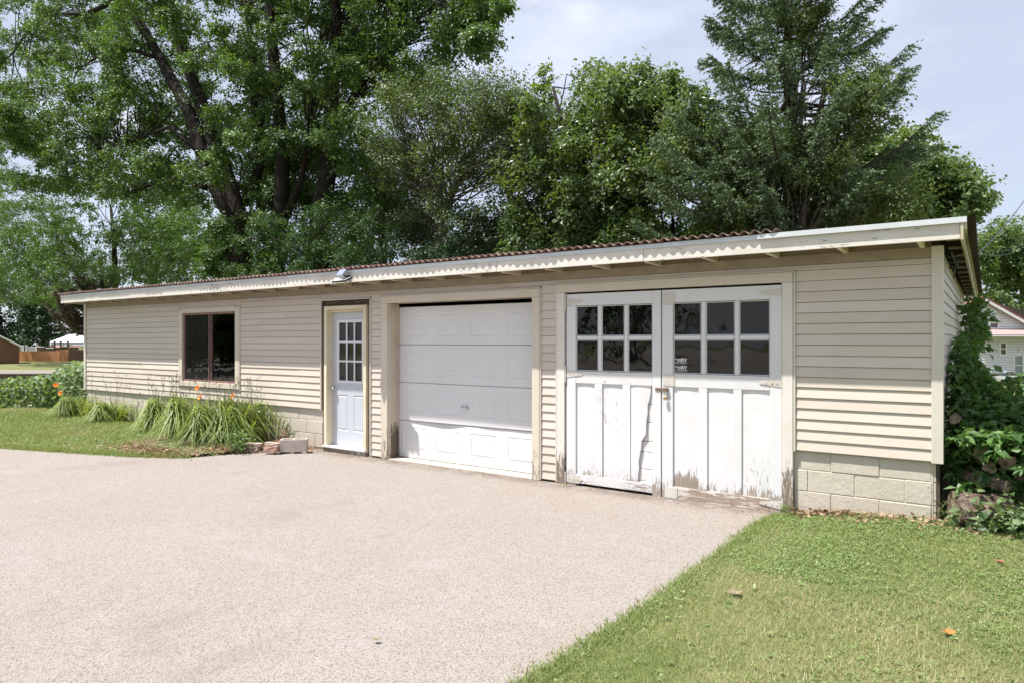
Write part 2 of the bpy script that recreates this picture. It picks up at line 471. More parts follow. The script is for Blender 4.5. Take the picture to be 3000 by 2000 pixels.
M['ash'] = foliage('box_elder_leaves', (0.022, 0.055, 0.014), (0.155, 0.225, 0.075), 0.36, 0.4, 0.45)
M['light_leaf'] = foliage('young_ash_leaves', (0.09, 0.16, 0.03), (0.21, 0.29, 0.07), 0.38, 0.45, 0.4)
M['silver_leaf'] = foliage('dry_pale_leaves', (0.016, 0.04, 0.012), (0.13, 0.185, 0.07), 0.3, 0.45, 0.4)
M['understory'] = foliage('understory_leaves', (0.02, 0.055, 0.015), (0.06, 0.12, 0.035), 0.3, 0.5, 0.35)
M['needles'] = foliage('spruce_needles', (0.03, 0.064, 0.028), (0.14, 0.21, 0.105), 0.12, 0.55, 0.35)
M['needles_brown'] = foliage('old_spruce_needles', (0.07, 0.06, 0.04), (0.14, 0.12, 0.08), 0.1, 0.6, 0.2)
M['vine_spruce'] = foliage('vine_on_spruce', (0.03, 0.065, 0.018), (0.17, 0.235, 0.085), 0.35, 0.45, 0.35, dry=(0.25, 0.13, 0.06))
M['dark_leaf'] = foliage('dark_shrub_leaves', (0.014, 0.036, 0.014), (0.045, 0.085, 0.04), 0.25, 0.5, 0.35)
M['creeper'] = foliage('creeper_leaves', (0.028, 0.085, 0.02), (0.13, 0.23, 0.065), 0.32, 0.42, 0.4)
M['grape'] = foliage('grape_vine_leaves', (0.03, 0.08, 0.02), (0.25, 0.33, 0.17), 0.35, 0.45, 0.4)
M['lily'] = foliage('daylily_leaves', (0.06, 0.11, 0.022), (0.33, 0.40, 0.13), 0.35, 0.45, 0.4)
M['stalk'] = simple('dry_stalks', (0.17, 0.15, 0.08), 0.8, 0.2, var=0.3)
M['petal'] = simple('orange_petals', (0.85, 0.24, 0.03), 0.5, 0.3, var=0.15, sc=30)
def bark(name, a, b):
    q = N(name); q.rough(0.9, 0.15)
    n = q.noise(6, 8, 0.7, scale3=(2.5, 2.5, 0.5))
    q.base(q.mix(q.rng(n, 0.35, 0.65), a, b)); q.bump(n, 0.04, 0.8)
    return q.m
M['bark'] = bark('maple_bark', (0.013, 0.010, 0.0085), (0.037, 0.030, 0.025))
M['bark_l'] = bark('pale_bark', (0.07, 0.06, 0.048), (0.19, 0.165, 0.135))
M['bark_s'] = bark('spruce_bark', (0.05, 0.033, 0.025), (0.13, 0.095, 0.075))
M['log_bark'] = bark('firewood_bark', (0.075, 0.055, 0.045), (0.23, 0.175, 0.145))
q = N('cut_log_end'); q.rough(0.85, 0.2)
n = q.noise(18, 5, 0.6)
q.base(q.mix(q.rng(n, 0.3, 0.7), (0.12, 0.085, 0.06), (0.30, 0.225, 0.17)))
M['log_end'] = q.m
# ================================================================ THE GARAGE
XL, DEPTH = -16.1, 7.55
G = empty('garage_building', (-8, 3.7, 0), 'long low tan-sided garage with rusty corrugated roof and three doors', 'garage')

# --- core walls (dark inside), split round the openings
core = MB()
def wall_seg(x0, x1, z0, z1): core.box(x0, x1, 0.035, 0.12, z0, z1)
wall_seg(-16.07, -12.1, -0.1, 2.6); wall_seg(-12.1, -10.41, -0.1, 0.925); wall_seg(-12.1, -10.41, 2.185, 2.6)
wall_seg(-10.41, -8.08, -0.1, 2.6); wall_seg(-8.08, -7.16, 2.19, 2.6); wall_seg(-7.16, -6.73, -0.1, 2.6)
wall_seg(-6.73, -4.25, 2.2, 2.6); wall_seg(-4.25, -3.79, -0.1, 2.6); wall_seg(-3.79, -1.33, 2.24, 2.6); wall_seg(-1.33, -0.03, -0.1, 2.6)
core.box(-16.07, -15.95, 0.125, DEPTH - 0.1, -0.1, 2.58)
core.box(-0.15, -0.03, 0.125, DEPTH - 0.1, -0.1, 2.5)
core.box(-16.07, -0.03, DEPTH - 0.09, DEPTH, -0.1, 2.5)
core.box(-7.06, -6.94, 0.125, DEPTH - 0.1, -0.1, 2.45)
core.box(-15.9, -7.1, 3.4, 3.5, -0.1, 2.45)
core.box(-6.9, -0.2, 4.2, 4.3, -0.1, 2.45)
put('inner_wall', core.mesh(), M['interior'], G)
put('concrete_floor', boxm(-15.94, -0.16, 0.13, DEPTH - 0.1, -0.1, -0.02), simple('old_floor', (0.12, 0.11, 0.10), 0.9, 0.2), G)

# --- front siding, course by course
CO, ZS = 0.1016, 0.612
NC = 19
def course_mesh(x0, x1, z0, z1):
    prof = [(0.0, z1), (0.006, z1), (0.006, z0 + 0.002), (-0.005, z0 + 0.002), (-0.0105, z0), (-0.012, z0 + 0.006)]
    return MB().prism(prof[::-1], 'x', x0, x1).mesh()
openings = [(-12.2, -10.29, 0.825, 2.27), (-8.152, -7.079, -1, 2.28), (-6.83, -4.142, -1, 2.30), (-3.9, -1.232, -1, 2.33)]
XA, XB = -16.0, -0.09
def spans(z0, z1, xa, xb):
    segs = [(xa, xb)]
    for (a, b, c, d) in openings:
        if z1 > c + 0.001 and z0 < d - 0.02:
            ns = []
            for s in segs:
                if b <= s[0] or a >= s[1]: ns.append(s); continue
                if a > s[0]: ns.append((s[0], a))
                if b < s[1]: ns.append((b, s[1]))
            segs = ns
    return [s for s in segs if s[1] - s[0] > 0.02]
seams = [-14.1, -12.95, -9.25, -6.5, -5.4, -3.0]
nb = 0
for k in range(-6, NC):
    z0 = ZS + k * CO; z1 = z0 + CO
    if k < 0:
        segs = [s for s in spans(z0, z1, XA, XB) if (s[1] - s[0]) < 0.4 and s[0] > -7.5 and s[1] < -3.5]
        if z1 < -0.01: continue
    else:
        segs = spans(z0, z1, XA, XB)
        for (a_, b_, c_, d_) in openings:      # boards notched over and under the openings
            if z0 < d_ - 0.02 and z1 > d_ + 0.004: put('siding_board', course_mesh(a_, b_, d_ + 0.001, min(z1, 2.49)), M['siding'], G)
            if c_ > 0 and z0 < c_ - 0.004 and z1 > c_ + 0.001: put('siding_board', course_mesh(a_, b_, z0, c_ - 0.001), M['siding'], G)
    for (a, b) in segs:
        ztop = min(z1 - 0.004, 2.388)
        if ztop - z0 < 0.02: continue
        cut = [a]
        for j, s in enumerate(seams):
            s2 = s + (((k // 2) * 37) % 11 - 5) * 0.17
            if a + 0.5 < s2 < b - 0.5: cut.append(s2)
        cut.append(b)
        for i in range(len(cut) - 1):
            put('siding_board', course_mesh(cut[i], cut[i + 1] + (0.02 if i < len(cut) - 2 else 0), max(z0, -0.005), ztop),
                M['siding'], G, loc=(0, -0.0022 * (i % 2), 0))
            nb += 1
# starter edge / J channels around openings
def jch(x0, x1, z0, z1, d=0.026):
    put('channel_trim', boxm(x0, x1, -d, 0.004, z0, z1), M['corner'], G, bevel=0.002)
jch(-12.218, -12.202, 0.81, 2.285); jch(-10.288, -10.272, 0.81, 2.285)
jch(-8.172, -8.154, 0.60, 2.30); jch(-7.078, -7.060, -0.01, 2.30); jch(-8.172, -7.060, 2.283, 2.299)
jch(-6.848, -6.832, -0.01, 2.317); jch(-4.14, -4.124, -0.01, 2.317); jch(-6.848, -4.124, 2.303, 2.317)
jch(-3.918, -3.902, -0.01, 2.347); jch(-1.230, -1.212, 0.60, 2.347); jch(-3.918, -1.212, 2.334, 2.348)
# corner posts
put('corner_post', boxm(-0.09, 0.0, -0.026, 0.07, 0.60, 2.49), M['corner'], G, bevel=0.003)
put('corner_post', boxm(-16.1, -16.01, -0.026, 0.07, 0.60, 2.49), M['corner'], G, bevel=0.003)

# --- right side wall: boards running back
for k in range(0, NC):
    z0 = ZS + k * CO; z1 = min(z0 + CO, 2.49)
    prof = [(-0.012, z0 + 0.006), (-0.0105, z0), (-0.004, z0 + 0.002), (0.006, z0 + 0.002), (0.006, z1), (0.0, z1)]
    prof = [(-p[0] - 0.03, p[1]) for p in prof]
    put('siding_board', MB().prism(prof, 'y', 0.07, DEPTH).mesh(), M['siding'], G)

# --- painted block foundation: single blocks with struck joints
FB = 0.022
put('mortar_bed', boxm(-16.06, -8.16, FB + 0.006, FB + 0.05, -0.2, 0.61), M['block'], G)
put('mortar_bed', boxm(-1.235, -0.08, FB + 0.006, FB + 0.05, -0.1, 0.61), M['block'], G)
def block(x0, x1, z0, z1):
    dy = rd.uniform(-0.005, 0.003)
    x0 += rd.uniform(-0.004, 0.004); z1 -= rd.uniform(0, 0.005)
    put('block', boxm(x0 + 0.003, x1 - 0.003, FB + dy, FB + 0.035, z0 + 0.003, z1 - 0.003), M['block'], G, bevel=0.004)
rows = [(-0.2, 0.013, 0.20), (0.013, 0.222, 0.0), (0.222, 0.428, 0.20), (0.428, 0.61, 0.0)]
for (z0, z1, off) in rows:
    if z0 > -0.1:
        x = -16.06 + (0.0 if off == 0 else -0.203)
        while x < -8.17:
            a, b = max(x, -16.06), min(x + 0.406, -8.165)
            if b - a > 0.05: block(a, b, z0, z1)
            x += 0.406
    x = -1.31 if off == 0 else -1.514
    x -= 0.0
    while x < -0.09:
        a, b = max(x + 0.0, -1.232), min(x + 0.406, -0.085)
        if b - a > 0.04: block(a, b, z0, z1)
        x += 0.406
# side foundation
sf = MB()
for r_, (z0, z1, off) in enumerate(rows):
    y = 0.03 - off
    while y < DEPTH:
        a, b = max(y, 0.03), min(y + 0.406, DEPTH)
        if b - a > 0.05: sf.box(-0.085, -0.06, a + 0.004, b - 0.004, z0 + 0.004, z1 - 0.004)
        y += 0.406
put('side_foundation', sf.mesh(), M['block'], G, kind='stuff')
put('side_mortar', boxm(-0.1, -0.072, 0.06, DEPTH, -0.2, 0.61), M['block'], G)

# --- roof: rafters, fascia, drip edge, rakes, corrugated sheets
OV, SL = 0.40, -0.014
def roofz(y): return 2.648 + SL * (y + OV)
x = -0.155
while x > -16.1:
    prof = [(-OV + 0.022, 2.478), (-0.006, 2.478), (0.0, 2.492), (DEPTH + 0.3, 2.492 + SL * (DEPTH + OV)), (DEPTH + 0.3, 2.592 + SL * (DEPTH + OV)), (-OV + 0.022, 2.592)]
    put('rafter', MB().prism(prof, 'x', x - 0.019, x + 0.019).mesh(), M['rafter'], G)
    x -= 0.612
put('roof_deck', MB().prism([(-OV + 0.01, 2.594), (DEPTH + 0.38, 2.594 + SL * (DEPTH + OV)), (DEPTH + 0.38, 2.612 + SL * (DEPTH + OV)), (-OV + 0.01, 2.612)], 'x', -16.27, 0.125).mesh(), M['roof_dark'], G)
# frieze board behind the rafters; the lower strip's brown is painted-in eave shade
put('frieze_and_shade_strip', boxm(XA, XB, -0.004, 0.03, 2.392, 2.488), simple('brown_eave_shade', (0.33, 0.27, 0.20), 0.7, 0.3), G)
put('frieze_and_shade_strip', boxm(XA, XB, 0.002, 0.03, 2.49, 2.59), M['soffit'], G)
cuts = [-16.28, -12.4, -8.0, -4.51, -2.62, 0.132]
for a, b in zip(cuts[:-1], cuts[1:]):
    dz = rd.uniform(-0.003, 0.003)
    put('fascia_board', boxm(a + 0.0015, b - 0.0015, -OV - rd.uniform(0, 0.002), -OV + 0.021, 2.488 + dz, 2.626), M['fascia'], G, bevel=0.003)
cuts = [-16.3, -13.2, -10.1, -7.0, -3.9, -1.46, 0.175]
for a, b in zip(cuts[:-1], cuts[1:]):
    put('drip_edge', MB().prism([(-OV - 0.005, 2.618), (-OV - 0.004, 2.656), (-OV + 0.05, 2.658), (-OV + 0.05, 2.662), (-OV - 0.009, 2.662), (-OV - 0.012, 2.616)] if a < -1.5 else [(-OV - 0.024, 2.620), (-OV - 0.022, 2.656), (-OV + 0.05, 2.658), (-OV + 0.05, 2.662), (-OV - 0.027, 2.662), (-OV - 0.030, 2.616)], 'x', a, b).mesh(), M['alu'], G)
# rake boards on the right end (two boards, stepped) and left end
def rake(x0, x1, y0, y1, zb, zt, mat, name='rake_board'):
    put(name, MB().prism([(y0, zb + SL * (y0 + OV)), (y1, zb + SL * (y1 + OV)), (y1, zt + SL * (y1 + OV)), (y0, zt + SL * (y0 + OV))], 'x', x0, x1).mesh(), mat, G)
rk = peeling('greenish_rake_paint', (0.52, 0.49, 0.36), (0.30, 0.25, 0.18), amount=0.1, grain=(9, 1, 9), dirt=0.4)
rake(0.133, 0.153, -OV - 0.022, DEPTH + 0.4, 2.478, 2.622, rk)
rake(0.154, 0.176, -OV - 0.01, DEPTH + 0.4, 2.56, 2.645, rk)
rake(-16.302, -16.282, -OV, DEPTH + 0.4, 2.485, 2.62, M['fascia'])
put('side_flashing', MB().prism([(-OV + 0.0, 2.662), (DEPTH + 0.4, 2.55), (DEPTH + 0.4, 2.50), (1.5, 2.545), (0.2, 2.53), (-0.18, 2.55)], 'x', 0.178, 0.235).mesh(), M['roof_dark'], G)
# lookouts under the right eave
y = 0.25
while y < DEPTH + 0.3:
    put('lookout', MB().box(0.002, 0.132, y - 0.019, y + 0.019, 2.568 + SL * (y + OV), 2.590 + SL * (y + OV)).mesh(), M['rafter'], G)
    y += 0.61
# corrugated sheets
PIT = 0.1005
def sheet(x0, n, y0, y1, amp=0.018, lift=0.0):
    b = MB(); ns = n * 8 + 1
    rows_ = [y0, y0 + 0.25, (y0 + y1) / 2, y1]
    for y in rows_:
        for i in range(ns):
            xx = x0 + PIT * i / 8
            z = roofz(y) + 0.037 + amp * math.sin(2 * math.pi * (xx / PIT)) + lift
            b.v.append((xx, y, z))
    for r in range(3):
        for i in range(ns - 1):
            b.f.append((r * ns + i, r * ns + i + 1, (r + 1) * ns + i + 1, (r + 1) * ns + i))
    me = b.mesh(smooth=True)
    return me
x0 = -16.36
i = 0
while x0 < 0.1:
    n = 6 if x0 < -0.5 else 5
    n = min(n, int((0.2 - x0) / PIT))
    if n < 1: break
    back = x0 > -1.45
    y0 = -OV - (0.046 + 0.004 * math.sin(i * 2.3)) if not back else -OV + 0.25
    o = put('roof_sheet', sheet(x0, n, y0, DEPTH + 0.45, lift=0.004 * (i % 2) + (0 if not back else -0.018)), M['roof'], G)
    m = o.modifiers.new('thick', 'SOLIDIFY'); m.thickness = 0.005; m.offset = 0
    x0 += n * PIT; i += 1

# --- window with trim, maroon frame, screened and clear panes
def tb(name, x0, x1, z0, z1, y0, y1, mat, parent=None, bevel=0.003, **kw):
    return put(name, boxm(x0, x1, y0, y1, z0, z1), mat, parent or G, bevel=bevel, **kw)
WN = empty('window', (-11.25, 0, 1.55), parent=G)
tb('trim_board', -12.198, -12.098, 0.832, 2.262, -0.03, 0.06, M['trim'], WN)
tb('trim_board', -10.41, -10.294, 0.832, 2.262, -0.03, 0.06, M['trim'], WN)
tb('trim_board', -12.097, -10.411, 2.182, 2.27, -0.034, 0.06, M['trim'], WN)
tb('trim_board', -12.097, -10.411, 0.836, 0.926, -0.034, 0.06, M['trim'], WN)
fr = MB()
for (a, b, c, d) in [(-12.097, -12.062, 0.926, 2.182), (-10.447, -10.411, 0.926, 2.182), (-12.062, -10.447, 0.926, 0.957), (-12.062, -10.447, 2.146, 2.182)]:
    fr.box(a, b, 0.0, 0.075, c, d)
put('frame', fr.mesh(), M['win_frame'], WN, bevel=0.002)
fr = MB().box(-11.272, -11.252, 0.005, 0.05, 0.957, 2.146).box(-11.238, -11.218, 0.03, 0.07, 0.957, 2.146)
put('sash', fr.mesh(), M['win_frame'], WN, bevel=0.002)
put('pane', boxm(-12.062, -11.272, 0.022, 0.026, 0.957, 2.146), M['glass_screen'], WN, label='left pane behind a grey insect screen')
put('pane', boxm(-11.218, -10.447, 0.048, 0.052, 0.957, 2.146), M['glass'], WN)

# --- entry door
ED = empty('entry_door', (-7.62, 0, 0), parent=G)
rgh = MB().box(-8.152, -7.081, 0.028, 0.034, 2.195, 2.28).box(-8.152, -8.09, 0.028, 0.034, 0.02, 2.195)
put('rough_opening', rgh.mesh(), M['raw_wood'], ED)
put('rough_opening', boxm(-7.15, -7.081, 0.028, 0.034, 0.0, 2.195), M['raw_sheath'], ED)
e = M['entry_frame']
tb('brickmould', -8.088, -8.026, 0.03, 2.135, -0.022, 0.03, e, ED)
tb('brickmould', -7.218, -7.157, 0.03, 2.135, -0.022, 0.03, e, ED)
tb('brickmould', -8.088, -7.157, 2.136, 2.196, -0.022, 0.03, e, ED)
tb('jamb', -8.06, -8.028, 0.05, 2.134, 0.0305, 0.15, e, ED); tb('jamb', -7.214, -7.185, 0.05, 2.134, 0.0305, 0.15, e, ED)
tb('jamb', -8.028, -7.214, 2.106, 2.134, 0.0305, 0.15, e, ED)
# slab: built round the lite and two raised panels
sl = MB()
SY, SB = 0.102, 0.145
X0, X1 = -8.026, -7.216
gl0, gl1, gz0, gz1 = -7.925, -7.317, 1.03, 1.99
pn = [(-7.91, -7.685, 0.30, 0.85), (-7.557, -7.332, 0.30, 0.85)]
xs = sorted({X0, X1, gl0, gl1, pn[0][0], pn[0][1], pn[1][0], pn[1][1]}); zs = sorted({0.078, 2.104, gz0, gz1, 0.30, 0.85})
def inside(r, x, z): return r[0] < x < r[1] and r[2] < z < r[3]
for i in range(len(xs) - 1):
    for j in range(len(zs) - 1):
        cx, cz = (xs[i] + xs[i + 1]) / 2, (zs[j] + zs[j + 1]) / 2
        if inside((gl0, gl1, gz0, gz1), cx, cz) or any(inside(p, cx, cz) for p in pn): continue
        n = len(sl.v); sl.poly([(xs[i], SY, zs[j]), (xs[i + 1], SY, zs[j]), (xs[i + 1], SY, zs[j + 1]), (xs[i], SY, zs[j + 1])], [(0, 1, 2, 3)])
def emboss(mb, x0, x1, z0, z1, y, g=0.012, d=0.007, w=0.022):
    """moulded panel: a groove, then a raised field"""
    rings = [(0, y), (g, y + d), (g + 0.008, y + d), (g + w, y + 0.001)]
    prev = None
    for (o_, yy) in rings:
        n = len(mb.v)
        mb.v += [(x0 + o_, yy, z0 + o_), (x1 - o_, yy, z0 + o_), (x1 - o_, yy, z1 - o_), (x0 + o_, yy, z1 - o_)]
        if prev is not None:
            for k in range(4): mb.f.append((prev + k, prev + (k + 1) % 4, n + (k + 1) % 4, n + k))
        prev = n
    mb.f.append((prev, prev + 1, prev + 2, prev + 3))
for p in pn: emboss(sl, *p, SY)
sl.box(X0, X1, SY + 0.012, SB, 0.078, 1.03); sl.box(X0, X1, SY + 0.012, SB, 1.99, 2.104)
sl.box(X0, gl0, SY + 0.012, SB, 1.03, 1.99); sl.box(gl1, X1, SY + 0.012, SB, 1.03, 1.99)
put('slab', sl.mesh(fix=False), M['entry'], ED)
lf = MB()
lf.box(gl0, gl0 + 0.05, SY - 0.012, SY + 0.012, gz0, gz1).box(gl1 - 0.05, gl1, SY - 0.012, SY + 0.012, gz0, gz1)
lf.box(gl0 + 0.05, gl1 - 0.05, SY - 0.012, SY + 0.012, gz1 - 0.045, gz1).box(gl0 + 0.05, gl1 - 0.05, SY - 0.012, SY + 0.012, gz0, gz0 + 0.04)
put('lite_frame', lf.mesh(), M['entry_lite'], ED, bevel=0.003)
mu = MB(); pw = (gl1 - gl0 - 0.1); ph = gz1 - gz0 - 0.085
for k in (1, 2):
    xx = gl0 + 0.05 + pw * k / 3; mu.box(xx - 0.012, xx + 0.012, SY - 0.006, SY + 0.01, gz0 + 0.04, gz1 - 0.045)
    zc = gz0 + 0.04 + ph * k / 3; mu.box(gl0 + 0.05, gl1 - 0.05, SY - 0.0075, SY + 0.009, zc - 0.013, zc + 0.013)
put('muntins', mu.mesh(), M['entry_lite'], ED)
for r in range(3):
    for c in range(3):
        a = gl0 + 0.05 + pw * c / 3; z = gz0 + 0.04 + ph * r / 3
        put('pane', boxm(a + 0.01, a + pw / 3 - 0.01, SY + 0.012, SY + 0.015, z + 0.01, z + ph / 3 - 0.01), M['glass_door'], ED)
kn = MB().tube([(-7.965, SY, 0.94), (-7.965, SY - 0.008, 0.94)], 0.032, 14).tube([(-7.965, SY - 0.008, 0.94), (-7.965, SY - 0.03, 0.94), (-7.965, SY - 0.036, 0.94), (-7.965, SY - 0.055, 0.94), (-7.965, SY - 0.066, 0.94)], [0.012, 0.012, 0.024, 0.027, 0.016], 14)
put('knob', kn.mesh(smooth=True), M['steel'], ED)
tb('threshold', -8.09, -7.155, 0.045, 0.072, -0.055, 0.15, M['sill'], ED)
tb('sill_board', -8.09, -7.16, -0.02, 0.044, -0.035, 0.15, M['trim_white'], ED)

# --- overhead door
GX0, GX1 = -6.73, -4.235
OD = empty('overhead_door', (-5.48, 0.2, 0), parent=G)
t = M['trim']
tb('trim_board', -6.829, -6.718, -0.02, 2.198, -0.03, 0.05, t, OD); tb('trim_board', -4.25, -4.143, -0.02, 2.198, -0.03, 0.05, t, OD)
tb('trim_board', -6.829, -4.143, 2.2, 2.301, -0.033, 0.05, t, OD)
jm = peeling('worn_jamb_paint', (0.60, 0.525, 0.42), (0.20, 0.15, 0.115), amount=0.06, low=0.45, zlow=0.75, dirt=0.3)
tb('jamb', -6.76, -6.72, -0.025, 2.198, 0.051, 0.122, jm, OD); tb('jamb', -6.766, -6.724, -0.025, 2.198, 0.123, 0.205, jm, OD)
tb('jamb', -4.248, -4.21, -0.025, 2.198, 0.051, 0.21, jm, OD); tb('header_jamb', -6.718, -4.25, 2.2, 2.24, 0.051, 0.21, t, OD)
tb('stop_strip', -6.719, -6.705, 0.0, 2.198, 0.175, 0.204, jm, OD)
secs = [(-0.005, 0.527), (0.531, 1.071), (1.075, 1.612), (1.616, 2.152)]
GYF = 0.212
for si, (z0, z1) in enumerate(secs):
    b = MB(); cols = []
    pw_ = (GX1 - GX0); m0 = 0.215; wq = 0.42; gp = (pw_ - 2 * 0.12 - 4 * wq) / 3
    rects = [(GX0 + 0.12 + k * (wq + gp), GX0 + 0.12 + k * (wq + gp) + wq, z0 + 0.115, z1 - 0.10) for k in range(4)]
    xs = [GX0] + [v for r in rects for v in (r[0], r[1])] + [GX1]; zs = [z0 + 0.006, z0 + 0.115, z1 - 0.10, z1 - 0.006]
    for i in range(len(xs) - 1):
        for j in range(3):
            if j == 1 and i % 2 == 1: continue
            b.poly([(xs[i], GYF, zs[j]), (xs[i + 1], GYF, zs[j]), (xs[i + 1], GYF, zs[j + 1]), (xs[i], GYF, zs[j + 1])], [(0, 1, 2, 3)])
    for r_ in rects: emboss(b, *r_, GYF, g=0.01, d=0.006, w=0.03)
    # rolled top and bottom lips, back
    b.poly([(GX0, GYF, z1 - 0.006), (GX1, GYF, z1 - 0.006), (GX1, GYF + 0.008, z1), (GX0, GYF + 0.008, z1)], [(0, 1, 2, 3)])
    b.poly([(GX0, GYF + 0.008, z0), (GX1, GYF + 0.008, z0), (GX1, GYF, z0 + 0.006), (GX0, GYF, z0 + 0.006)], [(0, 1, 2, 3)])
    b.poly([(GX0, GYF + 0.03, z0), (GX1, GYF + 0.03, z0), (GX1, GYF + 0.03, z1), (GX0, GYF + 0.03, z1)], [(3, 2, 1, 0)])
    b.poly([(GX0, GYF + 0.008, z1), (GX1, GYF + 0.008, z1), (GX1, GYF + 0.03, z1), (GX0, GYF + 0.03, z1)], [(0, 1, 2, 3)])
    me = b.mesh(fix=False)
    if si < 2:
        bm = bmesh.new(); bm.from_mesh(me)
        bmesh.ops.remove_doubles(bm, verts=bm.verts, dist=0.0004)
        bmesh.ops.subdivide_edges(bm, edges=[e_ for e_ in bm.edges if e_.calc_length() > 0.12], cuts=5, use_grid_fill=True)
        for v in bm.verts:      # dents of the knocked-about lower sections
            x_, z_ = v.co.x, v.co.z
            d = 0
            if si == 0: d = 0.035 * math.exp(-((z_ - 0.50) / 0.07) ** 2) * (0.35 + 0.65 * math.exp(-((x_ + 6.0) / 0.45) ** 2)) + 0.008 * math.sin(x_ * 5.0) * math.exp(-((z_ - 0.45) / 0.12) ** 2)
            else: d = -0.020 * math.exp(-((z_ - 0.60) / 0.05) ** 2) * (0.5 + 0.5 * math.sin(x_ * 2.1 + 1))
            d += 0.004 * math.sin(x_ * 9 + z_ * 7) if si == 0 else 0
            if v.co.y < GYF + 0.02: v.co.y += d
            else: v.co.y += 0.03
        bm.to_mesh(me); bm.free()
    put('door_section', me, M['garage'], OD, label='dented bottom section' if si == 0 else None)
tb('bottom_seal', GX0 + 0.02, GX1 - 0.02, -0.03, -0.004, GYF + 0.0, GYF + 0.03, M['black'], OD)
tb('concrete_sill', -6.72, -4.25, -0.05, -0.008, -0.02, 0.26, simple('pale_concrete_sill', (0.50, 0.44, 0.37), 0.9, 0.2, var=0.2, sc=12, bump=0.004), OD)
hd = MB().tube([(-5.45, GYF - 0.002, 0.77), (-5.45, GYF - 0.03, 0.77)], [0.02, 0.014], 10).tube([(-5.53, GYF - 0.034, 0.785), (-5.45, GYF - 0.036, 0.77), (-5.42, GYF - 0.034, 0.762)], [0.008, 0.013, 0.008], 8)
put('handle', hd.mesh(smooth=True), M['steel'], OD)

# --- the pair of old carriage doors
t = M['trim_white']
BT = empty('carriage_door_frame', (-2.58, 0, 0), parent=G)
tb('trim_board', -3.899, -3.792, -0.045, 2.232, -0.03, 0.06, t, BT); tb('trim_board', -1.333, -1.234, -0.03, 2.232, -0.03, 0.06, t, BT)
tb('trim_board', -3.899, -1.234, 2.234, 2.331, -0.033, 0.06, M['trim'], BT)
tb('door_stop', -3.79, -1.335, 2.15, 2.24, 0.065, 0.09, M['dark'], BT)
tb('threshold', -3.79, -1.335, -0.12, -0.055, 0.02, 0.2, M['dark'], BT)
DY, DT = -0.012, 0.032
def leaf(name, x0, x1, px, lowp, zb, zbr, side):
    D = empty(name, (x1 if side > 0 else x0, 0, 0), parent=G)
    m, h = M['barn'], M['barn_h']
    # stiles
    so, si_ = (x0, px[0][0] - 0.004), (px[2][1] + 0.004, x1)
    tb('stile', so[0], so[1], zb, 2.072, DY, DY + DT, m, D); tb('stile', si_[0], si_[1], zb - 0.0, 2.212, DY - 0.001, DY + DT, m, D)
    tb('top_rail', so[0], si_[0] - 0.001, 2.074, 2.212, DY + 0.001, DY + DT, m, D)
    tb('lock_rail', so[1] + 0.001, si_[0] - 0.001, 1.178, 1.318, DY + 0.0015, DY + DT, h, D)
    tb('bottom_rail', so[1] + 0.001, si_[0] - 0.001, zbr, 0.108, DY + 0.001, DY + DT, M['barn_bottom'] if side > 0 else h, D)
    # muntins
    for a, b in ((px[0][1], px[1][0]), (px[1][1], px[2][0])):
        tb('muntin', a + 0.002, b - 0.002, 1.319, 2.073, DY + 0.004, DY + DT, m, D, bevel=0.008)
    for (a, b) in px:
        tb('muntin', a - 0.0, b + 0.0, 1.679, 1.723, DY + 0.006, DY + DT - 0.001, m, D, bevel=0.008)
        for (z0, z1) in ((1.323, 1.677), (1.725, 2.068)):
            put('pane', boxm(a - 0.003, b + 0.003, DY + 0.017, DY + 0.020, z0 - 0.003, z1 + 0.003), M['glass_barn'], D)
            bd = MB(); g_ = 0.008
            bd.prism([(a, DY + 0.006), (a + g_, DY + 0.0165), (a, DY + 0.0165)], 'z', z0, z1)
            bd.prism([(b, DY + 0.006), (b, DY + 0.0165), (b - g_, DY + 0.0165)], 'z', z0, z1)
            bd.prism([(DY + 0.006, z1), (DY + 0.0165, z1), (DY + 0.0165, z1 - g_)], 'x', a, b)
            bd.prism([(DY + 0.006, z0), (DY + 0.0165, z0 + g_), (DY + 0.0165, z0)], 'x', a, b)
            put('glazing_bead', bd.mesh(), m, D)
    # lower stiles between the boards
    for (a, b) in ((lowp[0][1], lowp[1][0]), (lowp[1][1], lowp[2][0])):
        tb('stile', a + 0.001, b - 0.001, 0.109, 1.177, DY + 0.002, DY + DT, m, D)
    return D
Lp = [(-3.643, -3.361), (-3.31, -3.031), (-2.98, -2.694)]
Ll = [(-3.649, -3.400), (-3.300, -3.048), (-2.952, -2.692)]
Rp = [(-2.451, -2.149), (-2.097, -1.801), (-1.752, -1.456)]
Rl = [(-2.453, -2.175), (-2.080, -1.812), (-1.727, -1.454)]
LD = leaf('carriage_door', -3.772, -2.591, Lp, Ll, -0.03, 0.008, -1)
RD_ = leaf('carriage_door', -2.578, -1.338, Rp, Rl, -0.035, -0.03, 1)
LD['label'] = 'left leaf with a split lower board'
RD_['label'] = 'right leaf with bare grey wood at the bottom'
